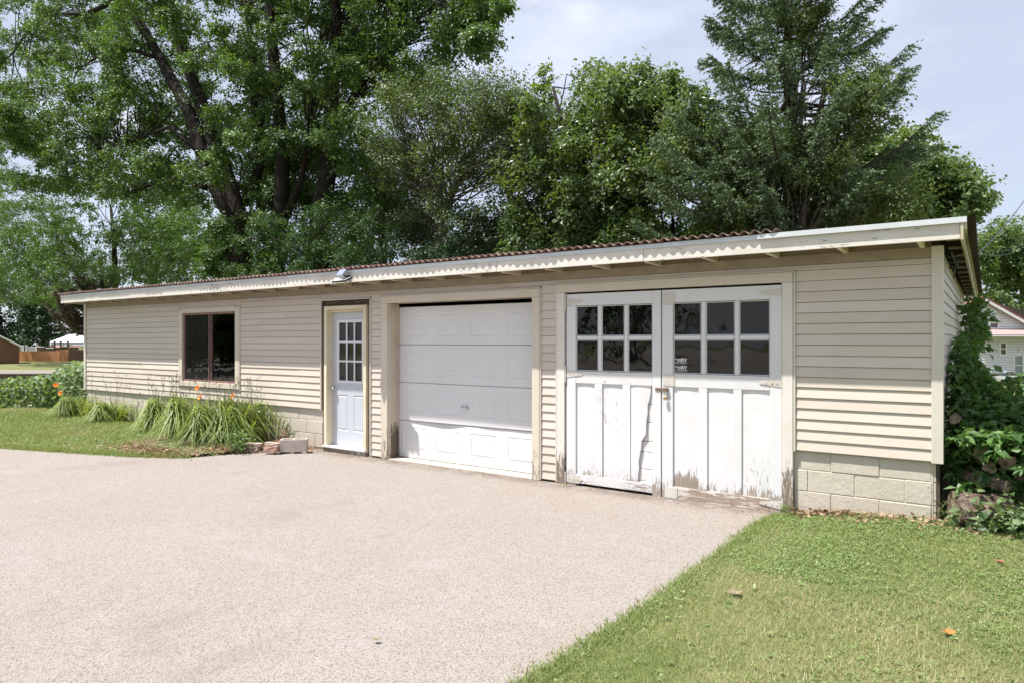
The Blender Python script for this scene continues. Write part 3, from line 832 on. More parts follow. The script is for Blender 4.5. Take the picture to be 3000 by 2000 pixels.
def board(x0, x1, z0, z1, y0, warp, mat, parent, poly=None):
    """a lower infill board, slightly cupped and pulled away at one edge"""
    b = MB(); nx, nz = 8, 14
    for j in range(nz + 1):
        for i in range(nx + 1):
            u, v_ = i / nx, j / nz
            a0, a1 = x0, x1
            if poly: a1 = poly(v_)
            xx = a0 + (a1 - a0) * u; zz = z0 + (z1 - z0) * v_
            yy = y0 - 0.004 * (1 - (2 * u - 1) ** 2) - warp * (u ** 2) * math.sin(math.pi * min(1, v_ * 1.25))
            b.v.append((xx, yy, zz))
    for j in range(nz):
        for i in range(nx):
            q_ = j * (nx + 1) + i
            b.f.append((q_, q_ + 1, q_ + nx + 2, q_ + nx + 1))
    o = put('panel_board', b.mesh(fix=False), mat, parent)
    m = o.modifiers.new('thick', 'SOLIDIFY'); m.thickness = 0.009; m.offset = -1
    return o
for i, (a, b) in enumerate(Ll[:2]): board(a, b, 0.10, 1.185, DY + 0.020, (0.012, 0.004)[i], M['barn'], LD)
def diag(v_):
    zc = 0.10 + 1.08 * v_
    return -2.875 + 0.135 * v_ + (0.028 if zc > 0.62 else 0.0) + 0.006 * math.sin(zc * 31) + 0.006 * math.sin(zc * 12)
board(-2.952, -2.74, 0.10, 1.185, DY + 0.013, 0.006, M['barn'], LD, poly=diag)['label'] = 'split board with a ragged slanting edge'
for i, (a, b) in enumerate(Rl): board(a, b, 0.10, 1.19, DY + 0.019, (0.0, 0.006, 0.016)[i], M['barn'] if i else peeling('bare_foot_board', (0.68, 0.68, 0.69), (0.36, 0.30, 0.25), amount=0.07, low=0.42, zlow=0.34, grain=(12, 9, 1), dirt=0.1, zbase=0.06), RD_)
# boards seen behind the split
zz_ = 0.10
for hgt in (0.155, 0.19, 0.12, 0.21, 0.20, 0.205):
    tb('backing_board', -2.93, -2.69, zz_ + 0.003, zz_ + hgt - 0.003, DY + 0.0335, DY + 0.045, M['barn_h'], LD)
    zz_ += hgt
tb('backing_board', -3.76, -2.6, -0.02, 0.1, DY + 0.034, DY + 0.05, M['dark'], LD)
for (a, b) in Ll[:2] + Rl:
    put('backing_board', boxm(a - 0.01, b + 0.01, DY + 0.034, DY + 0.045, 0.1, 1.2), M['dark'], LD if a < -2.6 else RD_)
# hinges, patches, hasp and padlock
def strap(x, z, d, parent, tall=0.1):
    b = MB()
    b.prism([(x, z - 0.042), (x + d * 0.2, z - 0.014), (x + d * 0.215, z), (x + d * 0.2, z + 0.014), (x, z + 0.042)], 'y', DY - 0.006, DY - 0.001)
    b.tube([(x - d * 0.012, DY - 0.011, z - tall), (x - d * 0.012, DY - 0.011, z + tall)], 0.009, 8)
    b.box(*sorted((x - d * 0.03, x - d * 0.012)), DY - 0.006, DY - 0.001, z - tall * 0.9, z + tall * 0.9)
    for q_ in (0.04, 0.09, 0.15): b.tube([(x + d * q_, DY - 0.006, z), (x + d * q_, DY - 0.011, z)], 0.008, 7)
    put('strap_hinge', b.mesh(), M['metal_white'], parent)
strap(-3.768, 1.285, 1, LD); strap(-3.768, 2.12, 1, LD); strap(-3.768, 0.055, 1, LD, 0.07)
strap(-1.342, 1.255, -1, RD_); strap(-1.342, 2.14, -1, RD_); strap(-1.342, 0.06, -1, RD_, 0.07)
for (x_, z_, w_, h_) in ((-2.50, 2.115, 0.13, 0.13), (-2.50, 1.245, 0.13, 0.12), (-2.475, 0.04, 0.14, 0.115), (-3.68, 0.05, 0.17, 0.09)):
    b = MB().box(x_ - w_ / 2, x_ + w_ / 2, DY - 0.005, DY - 0.0015, z_ - h_ / 2, z_ + h_ / 2)
    for i in range(3):
        for j in range(3):
            if (i, j) != (1, 1): b.tube([(x_ + (i - 1) * w_ * 0.36, DY - 0.005, z_ + (j - 1) * h_ * 0.36), (x_ + (i - 1) * w_ * 0.36, DY - 0.0075, z_ + (j - 1) * h_ * 0.36)], 0.0045, 6)
    put('mending_plate', b.mesh(), M['metal_white'], RD_ if x_ > -2.6 else LD)
b = MB().box(-2.655, -2.545, DY - 0.009, DY - 0.003, 1.128, 1.163).tube([(-2.602, DY - 0.012, 1.146), (-2.602, DY - 0.005, 1.146)], 0.012, 8).box(-2.542, -2.50, DY - 0.03, DY - 0.004, 1.13, 1.165)
put('hasp', b.mesh(), M['rust'], RD_, bevel=0.002)
pts = [(-2.528 + 0.012 * math.cos(a_), DY - 0.03, 1.10 + 0.028 * math.sin(a_)) for a_ in np.linspace(0, math.pi, 7)]
pts = [(-2.516, DY - 0.03, 1.07)] + pts + [(-2.540, DY - 0.03, 1.07)]
put('padlock', MB().tube(pts, 0.0035, 6).box(-2.547, -2.509, DY - 0.040, DY - 0.021, 1.035, 1.075).mesh(), M['brass'], RD_, bevel=0.002)

# --- the two printed decals inside the lower left pane of the right leaf
def text_mesh(items, depth):
    """items: (string, size, x, z, align); flat print facing -y"""
    bm = bmesh.new()
    for (s, size, x_, z_, al, bold) in items:
        c_ = bpy.data.curves.new('t', 'FONT'); c_.body = s; c_.size = size; c_.align_x = al; c_.resolution_u = 3
        c_.offset = bold
        o_ = bpy.data.objects.new('t', c_); COL.objects.link(o_)
        dg = bpy.context.evaluated_depsgraph_get()
        me_ = bpy.data.meshes.new_from_object(o_.evaluated_get(dg))
        me_.transform(Matrix.Translation((x_, depth, z_)) @ Matrix.Rotation(math.pi / 2, 4, 'X'))
        bm.from_mesh(me_); bpy.data.meshes.remove(me_); bpy.data.objects.remove(o_); bpy.data.curves.remove(c_)
    me = bpy.data.meshes.new('decal_print'); bm.to_mesh(me); bm.free()
    return me
for k, zb in enumerate((1.435, 1.355)):
    yy = DY + 0.0162
    me = text_mesh([('North', 0.024, -2.372, zb + 0.030, 'RIGHT', 0.0006), ('Trail', 0.024, -2.372, zb + 0.013, 'RIGHT', 0.0006), ('RV', 0.052, -2.370, zb + 0.013, 'LEFT', 0.0012)], yy)
    bm = bmesh.new(); bm.from_mesh(me)
    for (a, b, z_) in ((-2.437, -2.298, zb + 0.003), (-2.428, -2.305, zb - 0.009)):
        n_ = 16
        for i in range(n_):      # two lines of print too small to read
            if (i * 5 + k) % 9 == 7: continue
            xa = a + (b - a) * i / n_; xb_ = xa + (b - a) / n_ * 0.78
            vs = [bm.verts.new(p) for p in ((xa, yy, z_), (xb_, yy, z_), (xb_, yy, z_ + 0.0042), (xa, yy, z_ + 0.0042))]
            bm.faces.new(vs)
    bm.to_mesh(me); bm.free()
    put('decal', me, M['decal'], RD_)

# --- things in the rooms behind the glass
o = put('plastic_drum', MB().tube([(-10.93, 0.24, 0.655), (-10.93, 0.24, 1.28), (-10.93, 0.24, 1.38), (-10.93, 0.24, 1.43)], [0.16, 0.16, 0.13, 0.06], 20).mesh(smooth=True), M['jug'],
        label='pale blue plastic drum standing inside the window by the right edge', cat='drum')
o = put('plastic_jug', MB().tube([(-11.25, 0.21, 0.655), (-11.25, 0.21, 1.10), (-11.25, 0.21, 1.15), (-11.25, 0.21, 1.20)], [0.11, 0.11, 0.09, 0.03], 16).mesh(smooth=True), M['jug_green'],
        label='pale green jug beside the blue drum inside the window', cat='jug')
put('workbench', MB().box(-13.0, -10.2, 0.13, 0.65, 0.60, 0.65).box(-12.2, -12.12, 0.2, 0.28, -0.02, 0.6).box(-10.4, -10.32, 0.2, 0.28, -0.02, 0.6).mesh(), M['interior'],
    label='dark workbench just inside the garage window', cat='workbench')
pf = MB(); fx, fz, fy = -12.62, 1.9, 1.0
for (a, b, c, d) in ((0, 0.03, 0, 0.32), (0.25, 0.28, 0, 0.32), (0.03, 0.25, 0, 0.03), (0.03, 0.25, 0.29, 0.32)): pf.box(fx + a, fx + b, fy, fy + 0.02, fz + c - 0.16, fz + d - 0.16)
put('picture_frame', pf.mesh(), M['white'], label='small white empty frame hanging in the dark behind the right window pane', cat='picture frame')
# trailer skin and black hoses behind the carriage doors
put('camper_side', boxm(-3.7, -1.4, 1.2, 1.3, 0.2, 2.3), M['grey_panel'], label='plain grey camper side parked behind the carriage door panes', cat='camper')

# --- solar floodlight clamped on the fascia
FL = empty('solar_floodlight', (-7.12, -0.45, 2.55), 'black solar floodlight with three lamp heads on the eave board', 'floodlight')
pnl = MB().box(-0.075, 0.075, -0.006, 0.006, -0.055, 0.055).mesh()
put('solar_panel', pnl, M['panel_blue'], FL, loc=(-7.14, -0.50, 2.625), rot=(R(-38), 0, R(-6)))
put('mount', MB().box(-7.13, -7.05, -0.445, -0.402, 2.53, 2.585).tube([(-7.10, -0.44, 2.56), (-7.12, -0.48, 2.60)], 0.01, 8).mesh(), M['black'], FL, bevel=0.003)
for (dx, yaw_) in ((-0.115, 24), (0.0, 0), (0.11, -22)):
    h_ = put('lamp_head', MB().box(-0.05, 0.05, -0.075, 0.045, -0.012, 0.012).mesh(), M['black'], FL, loc=(-7.11 + dx, -0.50, 2.525), rot=(R(28), 0, R(yaw_)), bevel=0.003)
    l_ = bpy.data.objects.new('lens', boxm(-0.043, 0.043, -0.068, 0.038, 0.012, 0.0145)); COL.objects.link(l_); l_.parent = h_; l_.data.materials.append(M['lens'])
put('sensor', MB().tube([(-7.08, -0.47, 2.50), (-7.08, -0.49, 2.475)], [0.018, 0.012], 10).mesh(smooth=True), M['white'], FL)
# ================================================================ GROUND
EL = [(-60, -17), (-40, -11), (-20, -5.0), (-12.6, -2.74), (-11.55, -2.42), (-10.06, -1.97), (-9.2, -1.55), (-8.95, -0.95), (-8.5, -0.40), (-8.30, 0.0), (-8.2, 0.6)]
ER = [(0.6, -1.22), (-0.1, -1.30), (-0.6, -1.37), (-1.75, -1.37), (-2.5, -1.39), (-3.04, -1.41), (-3.66, -1.45), (-4.12, -1.49), (-5, -1.58), (-7, -1.9), (-9, -2.2), (-30, -4.5), (-110, -8)]
ELx = np.array([p[0] for p in EL]); ELy = np.array([p[1] for p in EL])
ERy = np.array([p[0] for p in ER][::-1]); ERx = np.array([p[1] for p in ER][::-1])
def d_out(x, y):
    """about how far outside the driveway a point lies (negative: on it)"""
    wob = 0.05 * (vnoise(x * 3.1, y * 3.1, 3) - 0.5) + 0.12 * (vnoise(x * 0.9, y * 0.9, 6) - 0.5) + 0.03 * (vnoise(x * 11, y * 11, 5) - 0.5)
    dr = x - np.interp(y, ERy, ERx)
    fl = np.interp(x, ELx, ELy)
    dl = np.where(x < -8.2, (y - fl) * 0.9, -5.0)
    return np.maximum(dr, dl) + wob
def sstep(v, a, b):
    t = np.clip((v - a) / (b - a), 0, 1); return t * t * (3 - 2 * t)
def gz(x, y):
    x = np.asarray(x, float); y = np.asarray(y, float)
    d = d_out(x, y)
    base = -0.045 + 0.045 * sstep(d, -0.06, 0.05)
    base = base + 0.095 * np.exp(-((y + 0.1) / 1.5) ** 2) * sstep(x, -1.4, -0.2) * sstep(d, 0, 0.4)
    base = base + 0.05 * sstep(y, -2.4, -0.3) * sstep(-x, 8.8, 10.5)
    base = base + 0.012 * (vnoise(x * 0.9, y * 0.9, 9) - 0.5) * sstep(d, 0, 0.3)
    dist = np.hypot(x - CX, y - CY)
    k = 0.013 + (0.038 - 0.013) * sstep(x / np.maximum(y + 8, 1), -0.7, -0.1)
    base = base - np.where(y > 2, k * np.clip(dist - 20, 0, 75), 0)
    return base
def gzp(x, y): return float(gz(np.array([x]), np.array([y]))[0])
xs = np.concatenate([-np.geomspace(420, 20.5, 26), np.arange(-20, 8.01, 0.13), np.geomspace(8.6, 420, 26)])
ys = np.concatenate([-np.geomspace(300, 12.5, 18), np.arange(-12, 2.01, 0.13), np.geomspace(2.3, 500, 34)])
X, Y = np.meshgrid(xs, ys)
Z = gz(X, Y)
nx_, ny_ = len(xs), len(ys)
me = bpy.data.meshes.new('ground')
me.vertices.add(nx_ * ny_)
me.vertices.foreach_set('co', np.stack([X, Y, Z], -1).reshape(-1).astype(np.float32))
ii, jj = np.meshgrid(np.arange(nx_ - 1), np.arange(ny_ - 1))
q0 = (jj * nx_ + ii).reshape(-1)
F = np.stack([q0, q0 + 1, q0 + nx_ + 1, q0 + nx_], -1)
me.loops.add(F.size); me.loops.foreach_set('vertex_index', F.reshape(-1).astype(np.int32))
me.polygons.add(len(F)); me.polygons.foreach_set('loop_start', np.arange(0, F.size, 4, dtype=np.int32))
me.update(calc_edges=True); me.polygons.foreach_set('use_smooth', [True] * len(F))
put('lawn', me, M['lawn'], kind='structure')
# driveway sheet
b = MB()
poly = [(x, y) for x, y in EL] + [(-8.2, 0.3), (-1.22, 0.3)] + [(x, y) for y, x in ER] + [(-60, -110)]
b.v = [(x, y, -0.022) for x, y in poly]; b.f = [tuple(range(len(poly)))]
me = b.mesh()
bm = bmesh.new(); bm.from_mesh(me); bmesh.ops.triangulate(bm, faces=bm.faces); bm.to_mesh(me); bm.free()
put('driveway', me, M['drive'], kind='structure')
# bare dirt bed by the step
bed = MB()
pts = [(-10.4, -2.02), (-9.7, -1.95), (-9.22, -1.62), (-8.98, -1.02), (-8.56, -0.5), (-8.3, -0.05), (-8.2, 0.04), (-9.3, 0.04), (-11.8, 0.04), (-11.6, -0.6), (-11.1, -1.5)]
bed.v = [(x, y, 0.0) for x, y in pts]; bed.f = [tuple(range(len(pts)))]
me = bed.mesh(); bm = bmesh.new(); bm.from_mesh(me)
bmesh.ops.triangulate(bm, faces=bm.faces); bmesh.ops.subdivide_edges(bm, edges=bm.edges, cuts=12, use_grid_fill=True)
for v in bm.verts: v.co.z = gzp(v.co.x, v.co.y) + 0.012 + 0.01 * float(vnoise(np.array(v.co.x * 7), np.array(v.co.y * 7)))
bm.to_mesh(me); bm.free()
put('flower_bed_soil', me, M['mulch'], kind='structure')

# ---- grass: real blades, denser near the camera
def blades(n, xr, yr, keep, h, wd, lean=0.5):
    x = rng.uniform(*xr, n); y = rng.uniform(*yr, n)
    m = keep(x, y); x, y = x[m], y[m]; n = len(x)
    hh = h * rng.uniform(0.45, 1.25, n)
    P = np.stack([x, y, gz(x, y) - 0.004], -1)
    a = rng.uniform(0, 2 * np.pi, n); s = np.stack([np.cos(a), np.sin(a), np.zeros(n)], -1) * (wd * rng.uniform(0.6, 1.3, n))[:, None]
    ln = rng.normal(size=(n, 3)) * lean; ln[:, 2] = 1; T = P + ln * hh[:, None]
    V = np.stack([P - s / 2, P + s / 2, T], 1)
    return V, x, y
def inview(x, y, pad=0.06):
    dx, dy = x - CX, y - CY
    r = dx * C34 + dy * S34; f = -dx * S34 + dy * C34
    return (f > 0.5) & (np.abs(r / np.maximum(f, 0.1)) < 0.75 + pad)
def dryness(x, y): 
    return 0.55 * vnoise(x * 0.8, y * 0.8, 21) + 0.3 * vnoise(x * 2.7, y * 2.7, 4) + 0.36 * sstep(x, -0.6, 2.2) * sstep(-y, 0.9, 2.5)
gV, gR, dV, dR = [], [], [], []
def add_patch(n, xr, yr, h, wd, extra=None):
    keep = lambda x, y: (d_out(x, y) > -0.015) & inview(x, y) & (extra(x, y) if extra else True)
    V, x, y = blades(n, xr, yr, keep, h, wd)
    dr = dryness(x, y) + rng.normal(size=len(x)) * 0.16
    isd = dr > 0.55
    gV.append(V[~isd]); gR.append(np.clip(rng.random((~isd).sum()) * 0.7 + dr[~isd] * 0.5, 0, 1))
    dV.append(V[isd]); dR.append(rng.random(isd.sum()))
nobuild = lambda x, y: (y < -0.0) 
add_patch(260000, (-1.7, 3.6), (-5.2, -0.0), 0.034, 0.0046, nobuild)
add_patch(16000, (-1.7, 3.6), (-5.2, -0.0), 0.065, 0.004, nobuild)
add_patch(60000, (1.0, 7.5), (-4.0, 0.6), 0.04, 0.007, nobuild)
add_patch(150000, (-19, -8.6), (-4.2, -0.1), 0.05, 0.012, lambda x, y: (y < 0) & ((x < -11.0) | (y < -1.55)) | (x < -16.1))
add_patch(50000, (-32, -17), (-6, 14), 0.06, 0.025)
add_patch(30000, (0.9, 10), (-0.2, 12), 0.08, 0.02)
put('lawn_grass', fast_mesh('grass', np.concatenate(gV), 3, np.concatenate(gR)), M['grass'], kind='stuff')
put('dry_grass', fast_mesh('dry_grass', np.concatenate(dV), 3, np.concatenate(dR)), M['grass_dry'], kind='stuff')
# edge fringe hanging over the asphalt
def fringe(n, pts, h):
    pts = np.array(pts, float); seg = np.diff(pts, axis=0); L = np.hypot(seg[:, 0], seg[:, 1]); cum = np.concatenate([[0], np.cumsum(L)])
    s = rng.uniform(0, cum[-1], n); x = np.interp(s, cum, pts[:, 0]) + rng.normal(size=n) * 0.05; y = np.interp(s, cum, pts[:, 1]) + rng.normal(size=n) * 0.05
    P = np.stack([x, y, np.full(n, -0.022)], -1); a = rng.uniform(0, 6.28, n)
    sd = np.stack([np.cos(a), np.sin(a), 0 * a], -1) * 0.0045
    ln = rng.normal(size=(n, 3)) * 0.55; ln[:, 2] = 0.8
    return np.stack([P - sd, P + sd, P + ln * (h * rng.uniform(0.5, 1.3, n))[:, None]], 1)
V = np.concatenate([fringe(14000, [(x, y) for y, x in ER[1:9]], 0.05), fringe(7000, EL[3:7], 0.07)])
put('edge_grass', fast_mesh('edge', V, 3, rng.random(len(V))), M['grass'], kind='stuff')
# clover: low round leaflets
def clover(n, xr, yr, size, thr):
    x = rng.uniform(*xr, n); y = rng.uniform(*yr, n)
    m = (d_out(x, y) > 0.0) & inview(x, y) & (vnoise(x * 1.3, y * 1.3, 2) * 0.5 + vnoise(x * 4, y * 4, 8) * 0.4 + rng.normal(size=n) * 0.16 > thr) & (y < -0.0)
    x, y = x[m], y[m]; n = len(x); V = []
    for k in range(3):
        a0 = rng.uniform(0, 6.28, n) if k == 0 else a0 + 2.094
        c_ = np.stack([x, y, gz(x, y) + rng.uniform(0.008, 0.03, n)], -1)
        d_ = np.stack([np.cos(a0), np.sin(a0), rng.normal(size=n) * 0.35], -1); s_ = np.stack([-np.sin(a0), np.cos(a0), rng.normal(size=n) * 0.3], -1)
        L_ = (size * rng.uniform(0.7, 1.3, n))[:, None]
        V.append(np.stack([c_, c_ + L_ * (0.55 * d_ + 0.45 * s_), c_ + L_ * 1.05 * d_, c_ + L_ * (0.55 * d_ - 0.45 * s_)], 1))
    return np.concatenate(V)
V = np.concatenate([clover(52000, (-1.6, 5), (-5, -0.05), 0.0095, 0.48), clover(20000, (-1.4, 3.0), (-2.0, -0.05), 0.013, 0.40), clover(900, (-1.6, 4.0), (-5, -0.1), 0.02, 0.2)])
put('clover', fast_mesh('clover', V, 4, rng.random(len(V))), M['clover'], kind='stuff')
V = clover(26000, (-19, -9), (-4, -0.3), 0.026, 0.45)
put('clover_patch', fast_mesh('clover2', V, 4, rng.random(len(V))), M['clover'], kind='stuff')

# ---- litter: dead leaves in the bed, bits along the wall foot
def litter(n, cx, cy, sx, sy, zb, hh, size):
    P = np.stack([rng.normal(cx, sx, n), rng.normal(cy, sy, n)], -1)
    z_ = gz(P[:, 0], P[:, 1]) + zb + np.abs(rng.normal(size=n)) * hh * np.exp(-((P[:, 0] - cx) / sx) ** 2 - ((P[:, 1] - cy) / sy) ** 2)
    return np.concatenate([P, z_[:, None]], 1)
M['dead'] = foliage('dead_leaves', (0.16, 0.09, 0.06), (0.42, 0.31, 0.21), 0.1, 0.8, 0.2)
P = np.concatenate([litter(1900, -10.0, -1.72, 0.6, 0.14, 0.02, 0.01, 1), litter(1900, -9.2, -0.75, 0.25, 0.3, 0.02, 0.02, 1), litter(900, -8.6, -0.25, 0.25, 0.15, 0.02, 0.01, 1), litter(500, -1.0, -0.08, 0.35, 0.05, 0.02, 0.02, 1), litter(300, -0.2, -0.2, 0.5, 0.1, 0.02, 0.02, 1)])
P = P[(P[:, 1] < 0.0) & ((d_out(P[:, 0], P[:, 1]) > -0.02) | (rng.random(len(P)) < 0.03))]
put('leaf_litter', leaves_mesh('litter', P, 0.045, up=0.7, rnd=None), M['dead'], kind='stuff')
hp = litter(1500, -8.66, -0.32, 0.15, 0.09, 0.03, 0.09, 1)
put('leaf_heap', leaves_mesh('heap', hp, 0.07, up=0.2), M['dead'], label='small heap of curled dead leaves between concrete block and entry door', cat='leaf heap')
# grit and crumbs along the doors
P = np.stack([rng.uniform(-8.2, -1.3, 900), rng.normal(-0.12, 0.07, 900), np.full(900, -0.018)], -1)
P = P[P[:, 1] < 0.02]
put('grit', leaves_mesh('grit', P, 0.014, up=0.5), M['dead'], kind='stuff')
for (px, py, s, col_, lab) in ((2780, 1868, 0.055, (0.55, 0.20, 0.05), 'orange brown fallen leaf lying on the pale dry part of the lawn'),
                               (2155, 1748, 0.07, (0.20, 0.15, 0.115), 'curled grey brown leaf lying in the green clover'),
                               (2930, 1680, 0.05, (0.30, 0.13, 0.07), 'small rust coloured leaf on the lawn near the woodpile'),
                               (1102, 1872, 0.03, (0.35, 0.28, 0.17), 'small tan leaf lying on the open driveway')):
    g = gnd(px, py, 0.0); zb = gzp(g.x, g.y) if py != 1872 else -0.02
    b = MB(); n_ = 9
    ring = []
    for k in range(n_):
        a = 2 * math.pi * k / n_; r_ = s * (0.6 + 0.4 * (k % 2)) * (0.9 + 0.2 * rd.random())
        ring.append((r_ * math.cos(a), r_ * 0.65 * math.sin(a), 0.012 + 0.3 * r_ * abs(math.cos(a + 0.5))))
    b.poly([(0, 0, 0.004)] + ring, [(0, k + 1, (k + 1) % n_ + 1) for k in range(n_)])
    put('fallen_leaf', b.mesh(fix=False), simple('fallen_leaf_col', col_, 0.7, 0.3, var=0.3, sc=60), loc=(g.x, g.y, zb + 0.012), label=lab, cat='leaf', rot=(0, 0, rd.uniform(0, 3)))

# ================================================================ TREES
def in_poly(px, py, poly):
    c_ = np.zeros(len(px), bool); n = len(poly); j = n - 1
    for i in range(n):
        xi, yi = poly[i]; xj, yj = poly[j]
        c_ ^= ((yi > py) != (yj > py)) & (px < (xj - xi) * (py - yi) / (yj - yi + 1e-9) + xi)
        j = i
    return c_
K = 3000 / 2352                                  # measured on a 2352-pixel-wide view of the photograph
def puffs(poly, n, ya, yb, rmin, rmax):
    """crown volume: clump centres spread through the depth of the crown"""
    poly = [(x * K, y * K) for x, y in poly]
    xs_, ys_ = [p[0] for p in poly], [p[1] for p in poly]
    out = []
    while len(out) < n:
        px = rng.uniform(min(xs_), max(xs_), 200); py = rng.uniform(min(ys_), max(ys_), 200)
        m = in_poly(px, py, poly)
        for a, b_ in zip(px[m], py[m]):
            yy = rng.uniform(ya, yb)
            out.append((*at(a, b_, yy), rng.uniform(rmin, rmax)))
            if len(out) >= n: break
    return np.array(out)
def fill(pf, per, twig=0.28, flat=0.7, shell=0.55):
    """leaf positions: every clump is a ball of twigs, every twig a spray of leaves"""
    P, Dn, Nn = [], [], []
    for (x, y, z, r) in pf:
        nt_ = max(3, int(per / 16))
        d = unit(rng.normal(size=(nt_, 3))); d[:, 2] = d[:, 2] * flat + 0.12
        rr = r * (shell + (1 - shell) * rng.random(nt_)) 
        c_ = np.array([x, y, z]) + d * rr[:, None]
        k = 16
        axis = unit(d + rng.normal(size=(nt_, 3)) * 0.6 + np.array([0, 0, -0.15]))
        t = rng.uniform(-0.5, 1, (nt_, k))
        p = c_[:, None] + axis[:, None] * (t * twig)[..., None] + rng.normal(size=(nt_, k, 3)) * twig * 0.28
        P.append(p.reshape(-1, 3)); Dn.append(np.repeat(axis, k, 0))
        Nn.append(np.repeat(unit(d * 0.75 + rng.normal(size=(nt_, 3)) * 0.4 + np.array([0, 0, 0.75])), k, 0))
    fill.n = np.concatenate(Nn)
    return np.concatenate(P), np.concatenate(Dn)
def crown_rnd(P, s=0.9):
    n = 0.55 * vnoise(P[:, 0] * s + P[:, 2] * 0.7 * s, P[:, 1] * s + P[:, 2] * 1.1 * s, 13) + 0.5 * rng.random(len(P)) - 0.02
    return np.clip(n, 0, 1)
def make_tree(name, label, trunks, pf, per, leaf, mat, barkmat, group=None, cat='tree', twig=0.28, up=0.5, wid=0.8, limbs=True, shell=0.55, flat=0.7, extra=None, trunk_k=9, base=None):
    if base is None: base = Vector(trunks[0][0][0])
    T = empty(name, (base[0], base[1], base[2]), label, cat, group)
    tp = []
    b = MB()
    for (pts, rad) in trunks:
        b.tube(pts, rad, trunk_k); 
        for p, q_ in zip(pts[:-1], pts[1:]):
            for t in np.linspace(0, 1, 8): tp.append(Vector(p).lerp(Vector(q_), t))
    put('trunk', b.mesh(smooth=True, fix=False), barkmat, T)
    if limbs:
        b = MB(); tpa = np.array([tuple(p) for p in tp])
        for (x, y, z, r) in pf:
            c_ = np.array([x, y, z]); dd = np.linalg.norm((tpa - c_) * np.array([1, 1, 0.55]), axis=1) + np.where(tpa[:, 2] > z, 3.0, 0)
            s = tpa[rng.choice(np.argsort(dd)[:6])]
            L_ = np.linalg.norm(c_ - s)
            if L_ > 5.0: continue
            mid = (s + c_) / 2 + np.array([0, 0, 0.12 * L_]) + rng.normal(size=3) * 0.08 * L_
            r0 = 0.008 + 0.007 * L_
            b.tube([s, (s + mid) / 2 + rng.normal(size=3) * 0.03 * L_, mid, (mid + c_) / 2 + rng.normal(size=3) * 0.03 * L_, c_], [r0, r0 * 0.85, r0 * 0.65, r0 * 0.45, r0 * 0.2], 5, cap=False)
        put('limbs', b.mesh(smooth=True, fix=False), barkmat, T, kind='stuff')
    P, Dn = fill(pf, per, twig, flat, shell); Nn = fill.n
    if extra is not None: P = np.concatenate([P, extra[0]]); Dn = np.concatenate([Dn, extra[1]]); Nn = np.concatenate([Nn, unit(rng.normal(size=extra[0].shape) + np.array([0, 0, 1]))])
    put('crown', leaves_mesh('crown', P, leaf, up=up, wid=wid, rnd=crown_rnd(P), dirs=Dn, nrm0=Nn), mat, T)
    return T
def path(pts, Y, zbase=None, x_off=0):
    out = [at(x * K, y * K, Y) for x, y in pts]
    if zbase is not None:
        p = out[0]; out = [Vector((p.x + x_off, p.y, gzp(p.x, p.y) - 0.2))] + out
    return out
# 1 the great leaning silver maple
Y1 = 11.0
st1 = path([(550, 520), (517, 396), (468, 252), (432, 157), (405, 60), (373, -20), (340, -160)], Y1, True, 0.3)
st2 = path([(533, 508), (500, 440), (472, 382), (441, 270), (373, 144), (333, 72), (262, -20), (180, -140)], Y1 - 0.35)
br = [(path([(472, 432), (405, 409), (351, 418), (279, 459)], Y1 - 0.4), [0.13, 0.09, 0.06, 0.03]),
      (path([(468, 360), (388, 292), (320, 318), (230, 345)], Y1 - 0.6), [0.12, 0.09, 0.06, 0.03]),
      (path([(350, 130), (288, 108), (243, 117), (180, 160)], Y1 - 0.9), [0.12, 0.09, 0.06, 0.03]),
      (path([(270, 0), (200, 32), (135, 32), (75, 50), (30, 125)], Y1 - 0.9), [0.14, 0.11, 0.08, 0.05, 0.03]),
      (path([(560, 470), (600, 380), (600, 250), (575, 60), (560, -40)], Y1 + 1.2), [0.22, 0.18, 0.15, 0.12, 0.08])]
pfA = np.concatenate([puffs([(-60, -120), (560, -120), (600, 200), (560, 330), (420, 300), (250, 360), (120, 320), (10, 330), (-60, 200)], 215, Y1 - 0.3, Y1 + 5.0, 0.6, 1.15),
                      puffs([(-60, -120), (300, -120), (330, 160), (200, 330), (-60, 300)], 74, Y1 - 3.0, Y1, 0.5, 0.9),
                      puffs([(470, 510), (640, 500), (640, 640), (460, 640)], 22, Y1 - 1.2, Y1 + 0.2, 0.35, 0.6),
                      puffs([(300, 300), (400, 250), (520, 330), (520, 470), (330, 460)], 34, Y1 + 0.8, Y1 + 5, 0.5, 0.9),
                      puffs([(300, -100), (560, -100), (560, 420), (480, 420), (440, 200)], 16, Y1 - 2.6, Y1 - 1.0, 0.3, 0.6),
                      puffs([(-60, 250), (130, 300), (300, 330), (460, 400), (420, 470), (250, 470), (60, 430), (-60, 420)], 60, Y1 - 2, Y1 + 2, 0.5, 0.9)])
upper = lambda poly, n, ya, yb: puffs(poly, n, ya, yb, 0.9, 1.6)
make_tree('silver_maple', 'huge silver maple with two thick stems leaning left above the garage window', [(st1, [0.60, 0.52, 0.36, 0.31, 0.27, 0.24, 0.18, 0.14]), (st2, [0.30, 0.33, 0.32, 0.29, 0.25, 0.22, 0.18, 0.13])] + br,
          pfA, 560, 0.125, M['maple'], M['bark'], 'tall trees behind the garage', extra=fill(puffs([(-100, -130), (620, -130), (560, -620), (60, -620)], 70, Y1 - 4.5, Y1 + 3, 0.9, 1.7), 230, 0.4))
